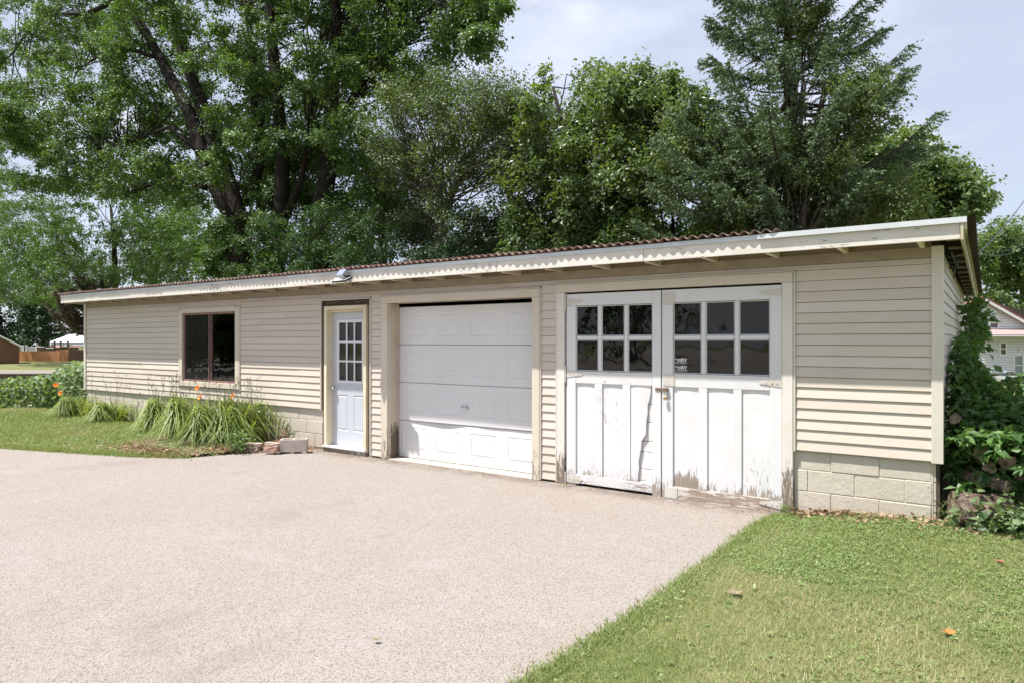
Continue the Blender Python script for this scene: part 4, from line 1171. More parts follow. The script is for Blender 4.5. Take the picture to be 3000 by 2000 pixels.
# 2 upright trunks right of it
Y2 = 12.0
t2 = path([(632, 590), (645, 480), (650, 360), (636, 200), (622, 60), (612, -120)], Y2, True)
t2b = path([(648, 520), (690, 420), (712, 300), (720, 120)], Y2)
t2c = path([(610, 560), (592, 400), (585, 247), (570, 60), (560, -80)], Y2 + 0.8)
pfB = np.concatenate([puffs([(540, -120), (900, -120), (860, 120), (760, 330), (640, 380), (560, 300)], 95, Y2 + 0.2, Y2 + 4.5, 0.6, 1.1), puffs([(540, -100), (860, -100), (820, 330), (600, 380)], 26, Y2 - 2.5, Y2 - 0.6, 0.3, 0.65),
                      puffs([(560, 330), (760, 330), (740, 480), (600, 480)], 30, Y2 + 0.5, Y2 + 3, 0.5, 0.8)])
make_tree('silver_maple', 'dark upright maple with pale stripped bark low on its trunk', [(t2, [0.44, 0.40, 0.34, 0.3, 0.26, 0.22, 0.15]), (t2b, [0.18, 0.14, 0.11, 0.06]), (t2c, [0.2, 0.18, 0.15, 0.12, 0.08])],
          pfB, 560, 0.122, M['maple2'], M['bark'], 'tall trees behind the garage', extra=fill(puffs([(560, -130), (900, -130), (860, -520), (600, -620)], 36, Y2 - 4, Y2 + 3, 0.9, 1.7), 230, 0.4))
Y3 = 12.5
t3 = path([(735, 500), (752, 400), (760, 280), (768, 120), (778, -120)], Y3, True)
t3b = path([(762, 300), (800, 244), (866, 132), (914, 64), (960, -60)], Y3 - 0.4)
pfC = np.concatenate([puffs([(760, -120), (1090, -120), (1140, 10), (1110, 110), (1020, 190), (960, 230), (820, 260), (750, 200)], 110, Y3 - 1.0, Y3 + 3.6, 0.55, 1.0),
                      puffs([(1050, -60), (1160, -30), (1150, 60), (1110, 110), (1060, 110)], 18, Y3 - 1.5, Y3 + 1.5, 0.25, 0.45)])
make_tree('silver_maple', 'tall maple whose ragged crown edge meets the open sky', [(t3, [0.5, 0.44, 0.38, 0.32, 0.26, 0.16]), (t3b, [0.2, 0.17, 0.13, 0.09, 0.05])],
          pfC, 540, 0.122, M['maple2'], M['bark'], 'tall trees behind the garage', extra=fill(puffs([(800, -130), (1090, -130), (1000, -420), (840, -520)], 24, Y3 - 3, Y3 + 3, 0.8, 1.4), 230, 0.4))
# 4 thin dry-leaved tree with a pale trunk
Y4 = 11.0
t4 = path([(1010, 560), (1020, 480), (1062, 400), (1085, 350), (1100, 250), (1110, 190)], Y4, True)
pfD = np.concatenate([puffs([(900, 210), (1010, 160), (1100, 165), (1200, 200), (1240, 330), (1200, 430), (1000, 420), (880, 380), (850, 290)], 135, Y4 - 1.6, Y4 + 1.8, 0.35, 0.75),
                      puffs([(840, 380), (1200, 420), (1220, 540), (860, 520)], 34, Y4 - 1, Y4 + 2, 0.4, 0.75)])
make_tree('birch_tree', 'thin pale-trunked tree with small greyish leaves in the middle', [(t4, [0.2, 0.17, 0.14, 0.12, 0.09, 0.06, 0.03])], pfD, 420, 0.085, M['silver_leaf'], M['bark_l'], 'mid height trees behind the garage', twig=0.3)
pfD2 = puffs([(560, 330), (700, 300), (880, 330), (1000, 420), (1000, 560), (560, 560)], 120, 11.5, 15, 0.6, 1.0)
t4b = path([(880, 540), (885, 440), (900, 340)], 13.0, True)
make_tree('maple_tree', 'shaded green tree filling the gap beside the pale-trunked tree', [(t4b, [0.2, 0.18, 0.13, 0.08])], pfD2, 420, 0.12, M['maple2'], M['bark'], 'mid height trees behind the garage')
# 5 box elder with bright layered leaves
Y5 = 10.0
t5 = path([(1385, 560), (1390, 470), (1400, 380), (1420, 280), (1440, 200)], Y5, True)
t5b = path([(1390, 480), (1340, 380), (1290, 280), (1270, 200)], Y5)
pfE = np.concatenate([puffs([(1200, 260), (1250, 200), (1340, 180), (1430, 185), (1520, 190), (1590, 240), (1600, 400), (1500, 470), (1330, 470), (1190, 420)], 85, Y5 - 1.6, Y5 + 2.2, 0.4, 0.75),
                      puffs([(1220, 430), (1500, 430), (1500, 570), (1150, 590)], 46, Y5 - 0.8, Y5 + 2.2, 0.45, 0.8)])
make_tree('box_elder', 'broad box elder with glossy bright leaves left of the spruce', [(t5, [0.2, 0.18, 0.15, 0.12, 0.09, 0.05]), (t5b, [0.12, 0.1, 0.07, 0.04])], pfE, 400, 0.135, M['ash'], M['bark'], 'mid height trees behind the garage', wid=0.62, up=0.35, twig=0.3)
# thin light saplings on its skyline
for (cx, top, bot, m_, lab) in ((1245, 150, 330, 'light_leaf', 'pale yellow-green sapling top rising above the tree line'), (1480, 148, 260, 'ash', 'slim leafy shoot standing highest above the box elder'), (1415, 175, 260, 'ash', 'short leafy shoot on the skyline of the box elder'), (1545, 175, 260, 'ash', 'leafy shoot on the skyline nearest the spruce')):
    Yq = 10.4
    p0, p1 = at(cx * K, bot * K, Yq), at((cx + 5) * K, top * K, Yq)
    base = Vector((p0.x, p0.y, gzp(p0.x, p0.y)))
    pf = []
    for t in np.linspace(0, 1, 14): 
        c_ = p0.lerp(p1, t); pf.append((c_.x + rng.normal() * 0.25 * (1.1 - t), c_.y + rng.normal() * 0.2, c_.z, 0.1 + 0.26 * (1 - t)))
    make_tree('sapling', lab, [([base, p0, p1], [0.06, 0.035, 0.008])], np.array(pf), 90, 0.11, M[m_], M['bark'], 'saplings on the skyline', wid=0.6, twig=0.16, trunk_k=6)
# 6 green maple right of and behind the spruce
Y6 = 14.0
t6 = path([(2080, 560), (2080, 440), (2075, 360)], Y6, True)
pfF = np.concatenate([puffs([(1900, 370), (2050, 330), (2120, 325), (2180, 370), (2220, 430), (2235, 480), (2200, 520), (1900, 540)], 80, Y6 - 1.5, Y6 + 2.0, 0.35, 0.7),
                      puffs([(2150, 380), (2225, 410), (2250, 450), (2210, 500)], 16, Y6 - 1, Y6 + 1, 0.2, 0.35)])
make_tree('green_maple', 'rounded bright green maple right of the spruce', [(t6, [0.2, 0.17, 0.12, 0.07])], pfF, 380, 0.12, M['ash'], M['bark'], 'mid height trees behind the garage')
# 7 understory behind the roof
for (poly, Yq, n, m_, lab) in (([(520, 560), (640, 500), (780, 470), (870, 500), (900, 590), (700, 640), (520, 650)], 9.6, 46, 'understory', 'leafy dark shrub behind the roof above the entry door'),
                               ([(860, 540), (1010, 510), (1180, 520), (1200, 590), (900, 620)], 9.8, 30, 'dark_leaf', 'shadowy shrub behind the roof above the overhead door'),
                               ([(1160, 520), (1440, 500), (1500, 560), (1180, 590)], 9.6, 26, 'understory', 'low dark shrub under the box elder behind the roof')):
    pf = puffs(poly, n, Yq - 0.4, Yq + 1.8, 0.3, 0.6)
    c_ = pf[:, :3].mean(0); base = Vector((c_[0], c_[1], gzp(c_[0], c_[1])))
    make_tree('shrub', lab, [([base, Vector((c_[0], c_[1], c_[2] - 0.3)), Vector(c_)], [0.08, 0.06, 0.03])], pf, 330, 0.12, M[m_], M['bark'], 'shrubs behind the roof', cat='shrub', wid=0.45, twig=0.22, up=0.2)
for (poly, Yq, n, lab) in (([(60, 600), (560, 560), (560, 680), (60, 720)], 17.0, 60, 'low thicket filling the view just above the left roof edge'),
                           ([(1100, 530), (2150, 500), (2200, 580), (1100, 620)], 12.5, 90, 'low thicket behind the roof under the spruce'),
                           ([(560, 560), (1120, 540), (1120, 640), (560, 660)], 14.5, 60, 'low thicket behind the roof under the tall maples')):
    pf = puffs(poly, n, Yq - 1.0, Yq + 2.5, 0.5, 0.95)
    c_ = pf[:, :3].mean(0); base = Vector((c_[0], c_[1], gzp(c_[0], c_[1])))
    make_tree('shrub', lab, [([base, Vector((c_[0], c_[1], c_[2] - 0.5))], [0.08, 0.04])], pf, 260, 0.15, M['maple2'], M['bark'], 'shrubs behind the roof', cat='thicket', wid=0.6, twig=0.26, up=0.2, limbs=False)
# light ash shoots in front of the spruce
pf = puffs([(1585, 500), (1640, 420), (1750, 430), (1740, 470), (1690, 520), (1690, 560), (1580, 560)], 30, 8.3, 8.9, 0.12, 0.28)
c_ = pf[:, :3].mean(0); base = Vector((c_[0], c_[1], gzp(c_[0], c_[1])))
tp_ = [([base, Vector((c_[0], c_[1], 2.0)), at(1650 * K, 430 * K, 8.6)], [0.05, 0.035, 0.01]), ([Vector((c_[0], c_[1], 1.6)), at(1740 * K, 440 * K, 8.6)], [0.03, 0.01])]
make_tree('ash_sapling', 'pale yellow-green ash sapling in front of the spruce', tp_, pf, 190, 0.12, M['light_leaf'], M['bark_l'], wid=0.4, twig=0.2, up=0.2)
# 8 background trees on the far left
BGL = [([(-80, 380), (120, 330), (330, 420), (480, 470), (500, 560), (400, 640), (100, 660), (-80, 640)], 24.0, 200, 'maple2', 'sunlit maple low behind the garage, far left', [(265, 640), (262, 560), (255, 480)], 0.9, 1.6, 0.2, 300),
       ([(300, 480), (520, 470), (560, 640), (300, 650)], 30.0, 90, 'maple', 'pale distant tree glimpsed under the leaning stems', [(350, 640), (375, 570), (400, 520)], 1.0, 1.8, 0.2, 300),
       ([(-80, 430), (150, 480), (210, 640), (170, 690), (-80, 700)], 20.0, 120, 'maple', 'leafy tree with a forked trunk over the left end of the roof', [(215, 690), (165, 610), (140, 570)], 0.7, 1.2, 0.15, 340)]
for (poly, Yq, n, m_, lab, tr, r0, r1, lf_, per) in BGL:
    pf = puffs(poly, n, Yq - 3, Yq + 3, r0, r1)
    make_tree('background_tree', lab, [(path(tr, Yq, True), [0.3, 0.26, 0.2, 0.12])], pf, per, lf_, M[m_], M['bark'], 'background trees on the left', twig=0.4)
# dark round trees behind the fence, far off
for (poly, t, n, m_, lab) in (([(-60, 640), (60, 640), (70, 700), (120, 740), (130, 790), (-60, 800)], 118, 50, 'dark_leaf', 'dark round tree mass behind the brown shed'),
                              ([(70, 690), (130, 680), (150, 720), (150, 780), (60, 790)], 112, 30, 'dark_leaf', 'dark bushy tree behind the cedar fence')):
    pp = []
    polyk = [(x * K, y * K) for x, y in poly]; xs_, ys_ = [p[0] for p in polyk], [p[1] for p in polyk]
    while len(pp) < n:
        a, b_ = rng.uniform(min(xs_), max(xs_)), rng.uniform(min(ys_), max(ys_))
        if in_poly(np.array([a]), np.array([b_]), polyk)[0]:
            v = atd(a, b_, t + rng.uniform(-4, 5)); pp.append((*v, rng.uniform(1.6, 2.8)))
    pf = np.array(pp); c_ = pf[:, :3].mean(0); gz0_ = gzp(c_[0], c_[1])
    make_tree('background_tree', lab, [([Vector((c_[0], c_[1], gz0_)), Vector((c_[0], c_[1], c_[2]))], [0.4, 0.2])], pf, 230, 0.5, M[m_], M['bark'], 'trees beyond the fence', twig=0.9, limbs=False)
# trees right of the white house
pp = []
polyk = [(2850, 720), (2900, 690), (2960, 660), (3040, 670), (3080, 900), (2900, 900), (2850, 860)]
while len(pp) < 80:
    a, b_ = rng.uniform(2850, 3080), rng.uniform(660, 920)
    if in_poly(np.array([a]), np.array([b_]), polyk)[0]:
        v = atd(a, b_, 88 + rng.uniform(-5, 5)); pp.append((*v, rng.uniform(1.0, 2.0)))
pf = np.array(pp); c_ = pf[:, :3].mean(0); g0 = gzp(c_[0], c_[1])
make_tree('background_tree', 'tall leafy tree rising behind the white house', [([Vector((c_[0] + 1, c_[1], g0)), Vector((c_[0] + 1.5, c_[1], c_[2])), Vector((c_[0] + 3, c_[1], c_[2] + 4))], [0.5, 0.35, 0.15])], pf, 260, 0.42, M['ash'], M['bark'], twig=0.8)
# a few trees across the lot, behind the viewpoint: what the panes mirror
for (x_, y_, h_, s_, lab) in ((-34, -17, 12, 4.5, 'round yard tree mirrored in the garage window'), (-52, -30, 14, 6, 'far yard tree across the drive mirrored in the panes'), (-24, -46, 13, 5, 'tree across the street mirrored in the carriage door panes'), (-44, -12, 6, 3.5, 'low bushy tree by the far drive edge, nearest the vine hedge'), (-50, -18, 6, 3.5, 'low bushy tree across the drive, between two others'), (-57, -24, 7, 4, 'low bushy tree farthest across the drive'), (-44, -22, 5, 2.5, 'small bushy tree across the drive, alone in the grass')):
    pf = np.array([(x_ + rng.normal() * s_ * 0.45, y_ + rng.normal() * s_ * 0.45, max(0.8, h_ * 0.5 + rng.normal() * h_ * 0.25), rng.uniform(1.0, 1.8)) for _ in range(46)])
    make_tree('yard_tree', lab, [([Vector((x_, y_, -0.1)), Vector((x_, y_, h_ * 0.7))], [0.35, 0.12])], pf, 150, 0.35, M['maple'], M['bark'], 'yard trees across the lot', twig=0.6, limbs=False)

# ================================================================ THE SPRUCE
def spruce(name, label, base, H, Lfun, nb_, per_m, sc=1.0, mat='needles', explicit=(), dead=None, droop=0.25, seed=3, twl=0.56):
    r = np.random.default_rng(seed)
    T = empty(name, base, label, 'tree')
    base = np.array(base, float)
    tb_ = MB(); tb_.tube([base + [0, 0, -0.2], base + [0.03, 0, H * 0.3], base + [-0.02, 0.02, H * 0.6], base + [0, 0, H]], [0.20 * sc, 0.16 * sc, 0.10 * sc, 0.01], 9)
    put('trunk', tb_.mesh(smooth=True, fix=False), M['bark_s'], T)
    lb = MB(); V, Rn = [], []; Vd = []
    bl = [(float(r.uniform(0.9, H * 0.98)), float(r.uniform(0, 2 * np.pi)), None) for _ in range(nb_)] + list(explicit)
    for (z, az, Lx) in bl:
        L_ = (Lfun(z) * r.uniform(0.72, 1.1)) if Lx is None else Lx
        if L_ < 0.15: continue
        d = np.array([math.cos(az), math.sin(az), 0.0]); rise = (0.5 * (z / H) - 0.12 + r.normal() * 0.08)
        n = 9; t = np.linspace(0, 1, n)
        pts = base + np.array([0, 0, z]) + d * (L_ * t)[:, None] + np.array([0, 0, 1]) * (L_ * (rise * t - droop * t * (1 - t) * 1.6 + 0.16 * t ** 3))[:, None]
        lb.tube(pts, list(0.03 * sc * (1 - t * 0.85) * (0.5 + L_ / 4)), 5, cap=False)
        nt_ = int(L_ * per_m)
        tt = np.sqrt(r.uniform(0.04, 1, nt_))
        if dead is not None and dead(z): tt = tt[tt > 0.62]
        nt_ = len(tt)
        if nt_ == 0: continue
        c_ = np.stack([np.interp(tt, t, pts[:, k]) for k in range(3)], -1)
        side = np.where(r.random(nt_) < 0.5, -1, 1)[:, None]
        perp = np.array([-d[1], d[0], 0])
        ax = unit(d * (0.55 + 0.5 * tt[:, None]) + perp * side * r.uniform(0.5, 1.1, (nt_, 1)) + np.array([0, 0, 1]) * r.uniform(-0.75, 0.25, (nt_, 1)))
        tl = twl * (0.35 + 0.65 * (1 - tt)) * r.uniform(0.6, 1.2, nt_) * min(1.2, 0.5 + L_ / 3) + 0.06
        m = 15
        u = r.uniform(0, 1, (nt_, m))
        p = c_[:, None] + ax[:, None] * (u * tl[:, None])[..., None]
        nd = unit(ax[:, None] * 0.9 + r.normal(size=(nt_, m, 3)) * 0.62)
        sd = unit(np.cross(nd, r.normal(size=(nt_, m, 3))))
        nl = 0.062 * sc; nw = 0.016 * sc
        tri = np.stack([p - sd * nw, p + sd * nw, p + nd * nl * r.uniform(0.7, 1.3, (nt_, m, 1))], 2).reshape(-1, 3, 3)
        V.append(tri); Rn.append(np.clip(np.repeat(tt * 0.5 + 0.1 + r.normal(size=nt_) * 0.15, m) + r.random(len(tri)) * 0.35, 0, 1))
        # bare twigs inside the crown
        if dead is not None and dead(z):
            for q_ in range(14):
                k0 = r.uniform(0.05, 0.65); s0 = np.array([np.interp(k0, t, pts[:, k]) for k in range(3)])
                e0 = s0 + unit((d * 0.5 + perp * r.choice([-1, 1]) * 0.8 + np.array([0, 0, r.normal() * 0.4]))[None])[0] * r.uniform(0.2, 0.5)
                lb.tube([s0, (s0 + e0) / 2 + r.normal(size=3) * 0.02, e0], [0.006, 0.005, 0.003], 3, cap=False)
    put('limbs', lb.mesh(smooth=True, fix=False), M['bark_s'], T, kind='stuff')
    V = np.concatenate(V)
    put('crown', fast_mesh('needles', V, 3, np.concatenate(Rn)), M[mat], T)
    return T, bl
sp = at(1812 * K, 500 * K, 9.4); spb = (sp.x, sp.y, gzp(sp.x, sp.y))
px_m = (9.4 - CY) / ((1812 * K - 1500) / 2000 * S34 + C34) / 2000
def zof(yd): return CZ + (1000 - yd * K) * px_m - spb[2]
def Ls(z):
    return float(np.interp(z, [0.5, zof(520), zof(440), zof(380), zof(300), zof(220), zof(150), zof(80), zof(0), 13.5], [2.6, 3.1, 3.1, 2.9, 2.5, 2.0, 1.7, 1.75, 1.6, 0.1]))
RT = YAW                                       # azimuth pointing to the picture's right
LT = YAW + math.pi
ex = [(zof(400), RT + 0.1, 3.6), (zof(410), RT - 0.15, 3.1), (zof(385), RT + 0.3, 2.9), (zof(230), RT, 2.7), (zof(240), RT + 0.3, 2.4), (zof(215), RT - 0.2, 2.5), (zof(330), RT, 2.4), (zof(320), RT + 0.2, 2.2), (zof(110), RT + 0.1, 2.1), (zof(120), RT, 2.1), (zof(90), RT - 0.2, 1.9),
      (zof(20), LT, 1.75), (zof(75), LT + 0.15, 1.7), (zof(95), LT - 0.2, 1.7), (zof(180), LT, 1.75), (zof(210), LT + 0.1, 1.6), (zof(250), LT, 2.15), (zof(300), LT + 0.1, 2.5), (zof(330), LT - 0.1, 2.6),
      (zof(380), LT, 3.0), (zof(420), LT, 3.2), (zof(470), LT + 0.2, 3.3), (zof(500), LT - 0.15, 3.0), (zof(430), RT, 2.6), (zof(480), RT + 0.1, 2.8)]
# boughs that come forward out of the crown
FT = -math.pi / 2 + 0.35
ex += [(zof(470), FT + 0.5, 2.2), (zof(430), FT + 0.15, 2.0), (zof(500), FT - 0.7, 2.4), (zof(330), FT, 1.5), (zof(190), FT - 0.1, 1.3), (zof(60), FT - 0.5, 1.3), (zof(90), FT - 0.2, 1.3), (zof(540), FT - 0.3, 2.3), (zof(400), FT - 0.9, 2.3), (zof(360), FT - 0.6, 2.2)]
deadz = lambda z: zof(290) < z < zof(190)
spruce('spruce_tree', 'tall old spruce with bare gaps and long side boughs right of centre', spb, 13.8, Ls, 150, 46, explicit=ex, dead=deadz)
# vine clothing the spruce
pf = np.concatenate([puffs([(1560, 250), (1640, 230), (1720, 300), (1760, 420), (1700, 520), (1600, 470), (1500, 430)], 56, 8.0, 9.2, 0.2, 0.42),
                     puffs([(1720, 290), (1900, 300), (1960, 340), (1900, 480), (1760, 500)], 46, 8.0, 9.2, 0.2, 0.4),
                     puffs([(1920, 180), (1990, 150), (2060, 200), (2040, 270), (1970, 330), (1920, 290)], 30, 8.4, 9.6, 0.18, 0.38),
                     puffs([(1760, 0), (1900, 0), (1900, 110), (1830, 140)], 16, 8.8, 9.6, 0.15, 0.3),
                     puffs([(1900, 380), (2100, 420), (2160, 500), (1900, 520)], 30, 8.8, 9.8, 0.2, 0.4)])
make_tree('climbing_vine', 'tangled vine hanging over the lower boughs of the spruce', [([Vector(spb), Vector((spb[0] + 0.1, spb[1] - 0.3, 3)), Vector((spb[0], spb[1] - 0.2, 8))], [0.03, 0.025, 0.01])], pf, 300, 0.075, M['vine_spruce'], M['bark_l'], cat='vine', wid=0.55, twig=0.2, up=0.15)
# drooping brown spruce far left behind the corner
d2 = atd(282, 1000, 50); g2 = gzp(d2.x, d2.y)
spruce('spruce_tree', 'drooping brownish spruce beside the left corner of the garage', (d2.x, d2.y, g2), 6.4, lambda z: float(np.interp(z, [2.9, 3.0, 3.8, 6.2], [0.0, 2.7, 3.0, 1.2])), 110, 40, sc=1.6, mat='needles_brown', droop=0.7, seed=9, twl=0.5)
# ================================================================ PLANTS AND THINGS CLOSE TO THE GARAGE
def leafvar(size, wid, seed, lobes=0):
    """a single broad leaf: folded, drooping, a few faces"""
    r = random.Random(seed); b = MB(); n = 5
    b.v.append((0, 0, 0)); mid = []
    for i in range(1, n + 1):
        t = i / n; mid.append((size * t, 0, -size * 0.35 * t * t))
    for i, m_ in enumerate(mid[:-1]):
        t = (i + 1) / n; w_ = wid * size * math.sin(math.pi * min(1, t ** 0.75)) * (1 + 0.14 * r.uniform(-1, 1)) * 0.5
        b.v += [m_, (m_[0] - 0.03 * size, w_, m_[2] + 0.18 * w_), (m_[0] - 0.03 * size, -w_, m_[2] + 0.18 * w_)]
    b.v.append(mid[-1]); e_ = len(b.v) - 1
    b.f += [(0, 1, 2), (0, 3, 1)]
    for i in range(n - 2):
        a = 1 + 3 * i; b.f += [(a, a + 3, a + 4, a + 1), (a, a + 2, a + 5, a + 3)]
    a = 1 + 3 * (n - 2); b.f += [(a, e_, a + 1), (a, a + 2, e_)]
    me = b.mesh('leaf', smooth=False, fix=False)
    at_ = me.attributes.new('rnd', 'FLOAT', 'FACE'); at_.data.foreach_set('value', [r.random()] * len(me.polygons))
    return me
def leafy_thing(name, label, cat, P, D, size, wid, mat, nobj=290, up=0.8, group=None, base=None, stems=None, stem_mat=None):
    """the leaves that show largest are single leaves; the rest is one mass"""
    base = base or tuple(P.mean(0)); T = empty(name, (base[0], base[1], gzp(base[0], base[1])), label, cat, group)
    dist = np.hypot(P[:, 0] - CX, P[:, 1] - CY) + rng.random(len(P)) * 1.2
    order = np.argsort(dist); a, b_ = order[:nobj], order[nobj:]
    vars_ = [leafvar(size, wid, s) for s in range(6)]
    for v in vars_: v.materials.append(mat)
    for k in a:
        d = Vector(D[k]) + Vector(rng.normal(size=3) * 0.35)
        nrm = Vector((rng.normal() * 0.45, rng.normal() * 0.45 - 0.35, 1.0)).normalized()
        xa = (d - nrm * d.dot(nrm)).normalized(); ya = nrm.cross(xa)
        mt = Matrix((xa, ya, nrm)).transposed()
        o = put('leaf', vars_[k % 6], None, T, loc=P[k], rot=mt.to_euler(), scale=(s_ := rng.uniform(0.7, 1.25), s_, s_))
    if len(b_): put('leaf_mass', leaves_mesh('leafmass', P[b_], size, up=up, wid=wid, dirs=D[b_], droop=0.4), mat, T, kind='stuff')
    if stems: put('stems', stems, stem_mat or M['stalk'], T)
    return T
def compound(P, D, size, n=5):
    """palmate leaf: n leaflets from one point"""
    Q, E_ = [], []
    for k in range(n):
        a = (k - (n - 1) / 2) * 0.75
        perp = np.stack([-D[:, 1], D[:, 0], 0 * D[:, 0]], -1)
        d = unit(D * math.cos(a) + perp * math.sin(a)); Q.append(P + d * size * 0.08); E_.append(d)
    return np.concatenate(Q), np.concatenate(E_)
# creeper mound along the right wall
def mound_pts(n):
    P, D = [], []
    while len(P) < n:
        px, py = rng.uniform(2768, 3120), rng.uniform(905, 1430)
        top = np.interp(px, [2765, 2800, 2835, 2860, 2900, 2950, 3000, 3120], [1050, 965, 1000, 1065, 1115, 1150, 1165, 1200])
        if py < top: continue
        yy = 0.06 + 0.4 * rng.random() + np.interp(py, [900, 1150, 1285, 1330, 1420], [2.6, 0.7, -0.12, 0.05, 0.0]) * rng.uniform(0.6, 1.3)
        front = py > 1250 and px > 2800 and rng.random() < 0.012
        if py > 1290 and not front and rng.random() < 0.72: continue
        if front: yy = rng.uniform(-0.18, 0.02)
        v = at(px, py, yy)
        if v.x < 0.05: continue
        if v.x > 1.9 + yy * 0.4: continue
        P.append(tuple(v)); D.append((rng.normal() * 0.5 + 0.35, -0.8, -0.25))
    return np.array(P), unit(np.array(D))
P, D = mound_pts(1900)
Pc, Dc = compound(P, D, 0.10)
sb = MB()
for k in range(26):
    v = at(rng.uniform(2790, 3000), rng.uniform(1150, 1300), 0.5 + rng.random()); g_ = Vector((v.x + rng.normal() * 0.2, v.y + 0.3, 0.05))
    if v.x < 0.1: continue
    g_.x = max(0.1, g_.x)
    sb.tube([g_, (g_ + v) / 2 + Vector((rng.normal() * 0.1 + 0.05, -0.1, 0.1)), v], [0.008, 0.006, 0.003], 4)
creeper = leafy_thing('creeper_mound', 'mound of dark five-fingered creeper leaves covering the firewood by the right wall', 'creeper', Pc, Dc, 0.10, 0.5, M['creeper'], stems=sb.mesh(), base=(0.8, 0.8, 0))
# creeper up under the eave at the back
pf = np.array([(*at(rng.uniform(2800, 2862), rng.uniform(880, 1020), rng.uniform(3.6, 6.5)), rng.uniform(0.07, 0.15)) for _ in range(40)])
pf = pf[pf[:, 0] > 0.12]
P, D = fill(pf, 90, 0.12)
leafy_thing('wall_creeper', 'creeper climbing the side wall up to the right eave', 'creeper', P, D, 0.10, 0.5, M['creeper'], nobj=0, base=(0.3, 5, 0))
# the core of the mound: older shaded leaves, so that no light comes through
pf = np.array([(rng.uniform(0.35, 2.2), rng.uniform(1.2, 4.2), rng.uniform(0.2, 0.95), 0.32) for _ in range(70)])
P, D = fill(pf, 110, 0.2)
leafy_thing('creeper_thicket', 'deep shaded creeper thicket behind the firewood', 'creeper', P, D, 0.13, 0.55, M['creeper'], nobj=0, base=(1.2, 2.6, 0))
# woods: firewood
def log(p0, p1, r0, r1, label, split=False, group='firewood logs by the right wall'):
    p0, p1 = Vector(p0), Vector(p1)
    T = empty('firewood_log', tuple(p0), label, 'log', group)
    ax = (p1 - p0).normalized(); a = ax.cross(Vector((0.1, 0.2, 1))).normalized(); b_ = ax.cross(a)
    n = 16; b = MB(); ph = rd.uniform(0, 6); rings = 7
    for i in range(rings):
        t = i / (rings - 1); c_ = p0.lerp(p1, t); rr = r0 + (r1 - r0) * t
        for k in range(n):
            th = 2 * math.pi * k / n
            q_ = rr * (1 + 0.12 * math.sin(3 * th + ph) + 0.07 * math.sin(7 * th + i) + rd.uniform(-0.05, 0.05))
            if split and math.sin(th + ph) > 0.35: q_ *= 0.55
            b.v.append(tuple(c_ + (a * math.cos(th) + b_ * math.sin(th)) * q_))
    for i in range(rings - 1):
        for k in range(n): b.f.append((i * n + k, i * n + (k + 1) % n, (i + 1) * n + (k + 1) % n, (i + 1) * n + k))
    put('bark', b.mesh(fix=False), M['log_bark'], T)
    for e_, off in ((0, -0.001), (rings - 1, 0.001)):
        c_ = MB(); c_.v = [tuple(Vector(b.v[e_ * n + k]) + ax * off) for k in range(n)]; c_.f = [tuple(range(n))]
        put('cut_end', c_.mesh(), M['log_end'], T)
def lend(px, py, Y, r, lab, dx=0.02, L=0.42, dz=0.0, split=False):
    Y += 0.10; v = at(px, py, Y); log((v.x, v.y, v.z), (v.x + dx, v.y + L, v.z + dz), r, r * 0.95, lab, split)
lend(2796, 1228, 0.02, 0.040, 'round cut log end showing alone near the corner post, high in the leaves', L=0.5)
lend(2828, 1294, 0.10, 0.050, 'small shaded log end below the high round one')
lend(2885, 1312, 0.05, 0.045, 'grey split log end in the middle of the pile', split=True)
lend(2868, 1330, -0.06, 0.070, 'pink-grey split log sticking out sunlit', dx=-0.1, dz=-0.04, split=True)
lend(2900, 1368, 0.0, 0.050, 'tan round log end low in the middle of the pile')
lend(2950, 1352, -0.04, 0.062, 'brightest cracked log end at the right of the pile')
lend(2962, 1300, 0.10, 0.060, 'log end under the overhanging leaves at the upper right')
lend(2820, 1372, 0.15, 0.055, 'dim log end low beside the corner')
lend(2995, 1395, 0.08, 0.055, 'partly hidden log end at the far right of the pile')
for i_, (px, py, Y, r_) in enumerate(((2850, 1385, 0.35, 0.06), (2925, 1320, 0.4, 0.06), (2870, 1290, 0.5, 0.06), (2990, 1340, 0.4, 0.06), (2935, 1395, 0.3, 0.06))):
    lend(px, py, Y, r_, ['dim log end behind the branch log, deep in the woodpile', 'dim log end behind the sunlit cracked log', 'dim log end hidden highest in the woodpile under the leaves', 'dim log end deepest at the right of the woodpile', 'dim log end just above the low thick log'][i_])
v0, v1 = at(2822, 1390, 0.22), at(2955, 1425, 0.02)
log(v0, v1, 0.05, 0.045, 'dark bark-covered branch log lying slantwise across the pile')
v0, v1 = at(2795, 1492, -0.10), at(2935, 1462, 0.08)
v0.z = max(v0.z, 0.22)
log((v0.x, v0.y, 0.235), (v1.x + 0.05, v1.y, 0.25), 0.135, 0.12, 'thick pinkish weathered log lying lowest at the foot of the pile', split=False)
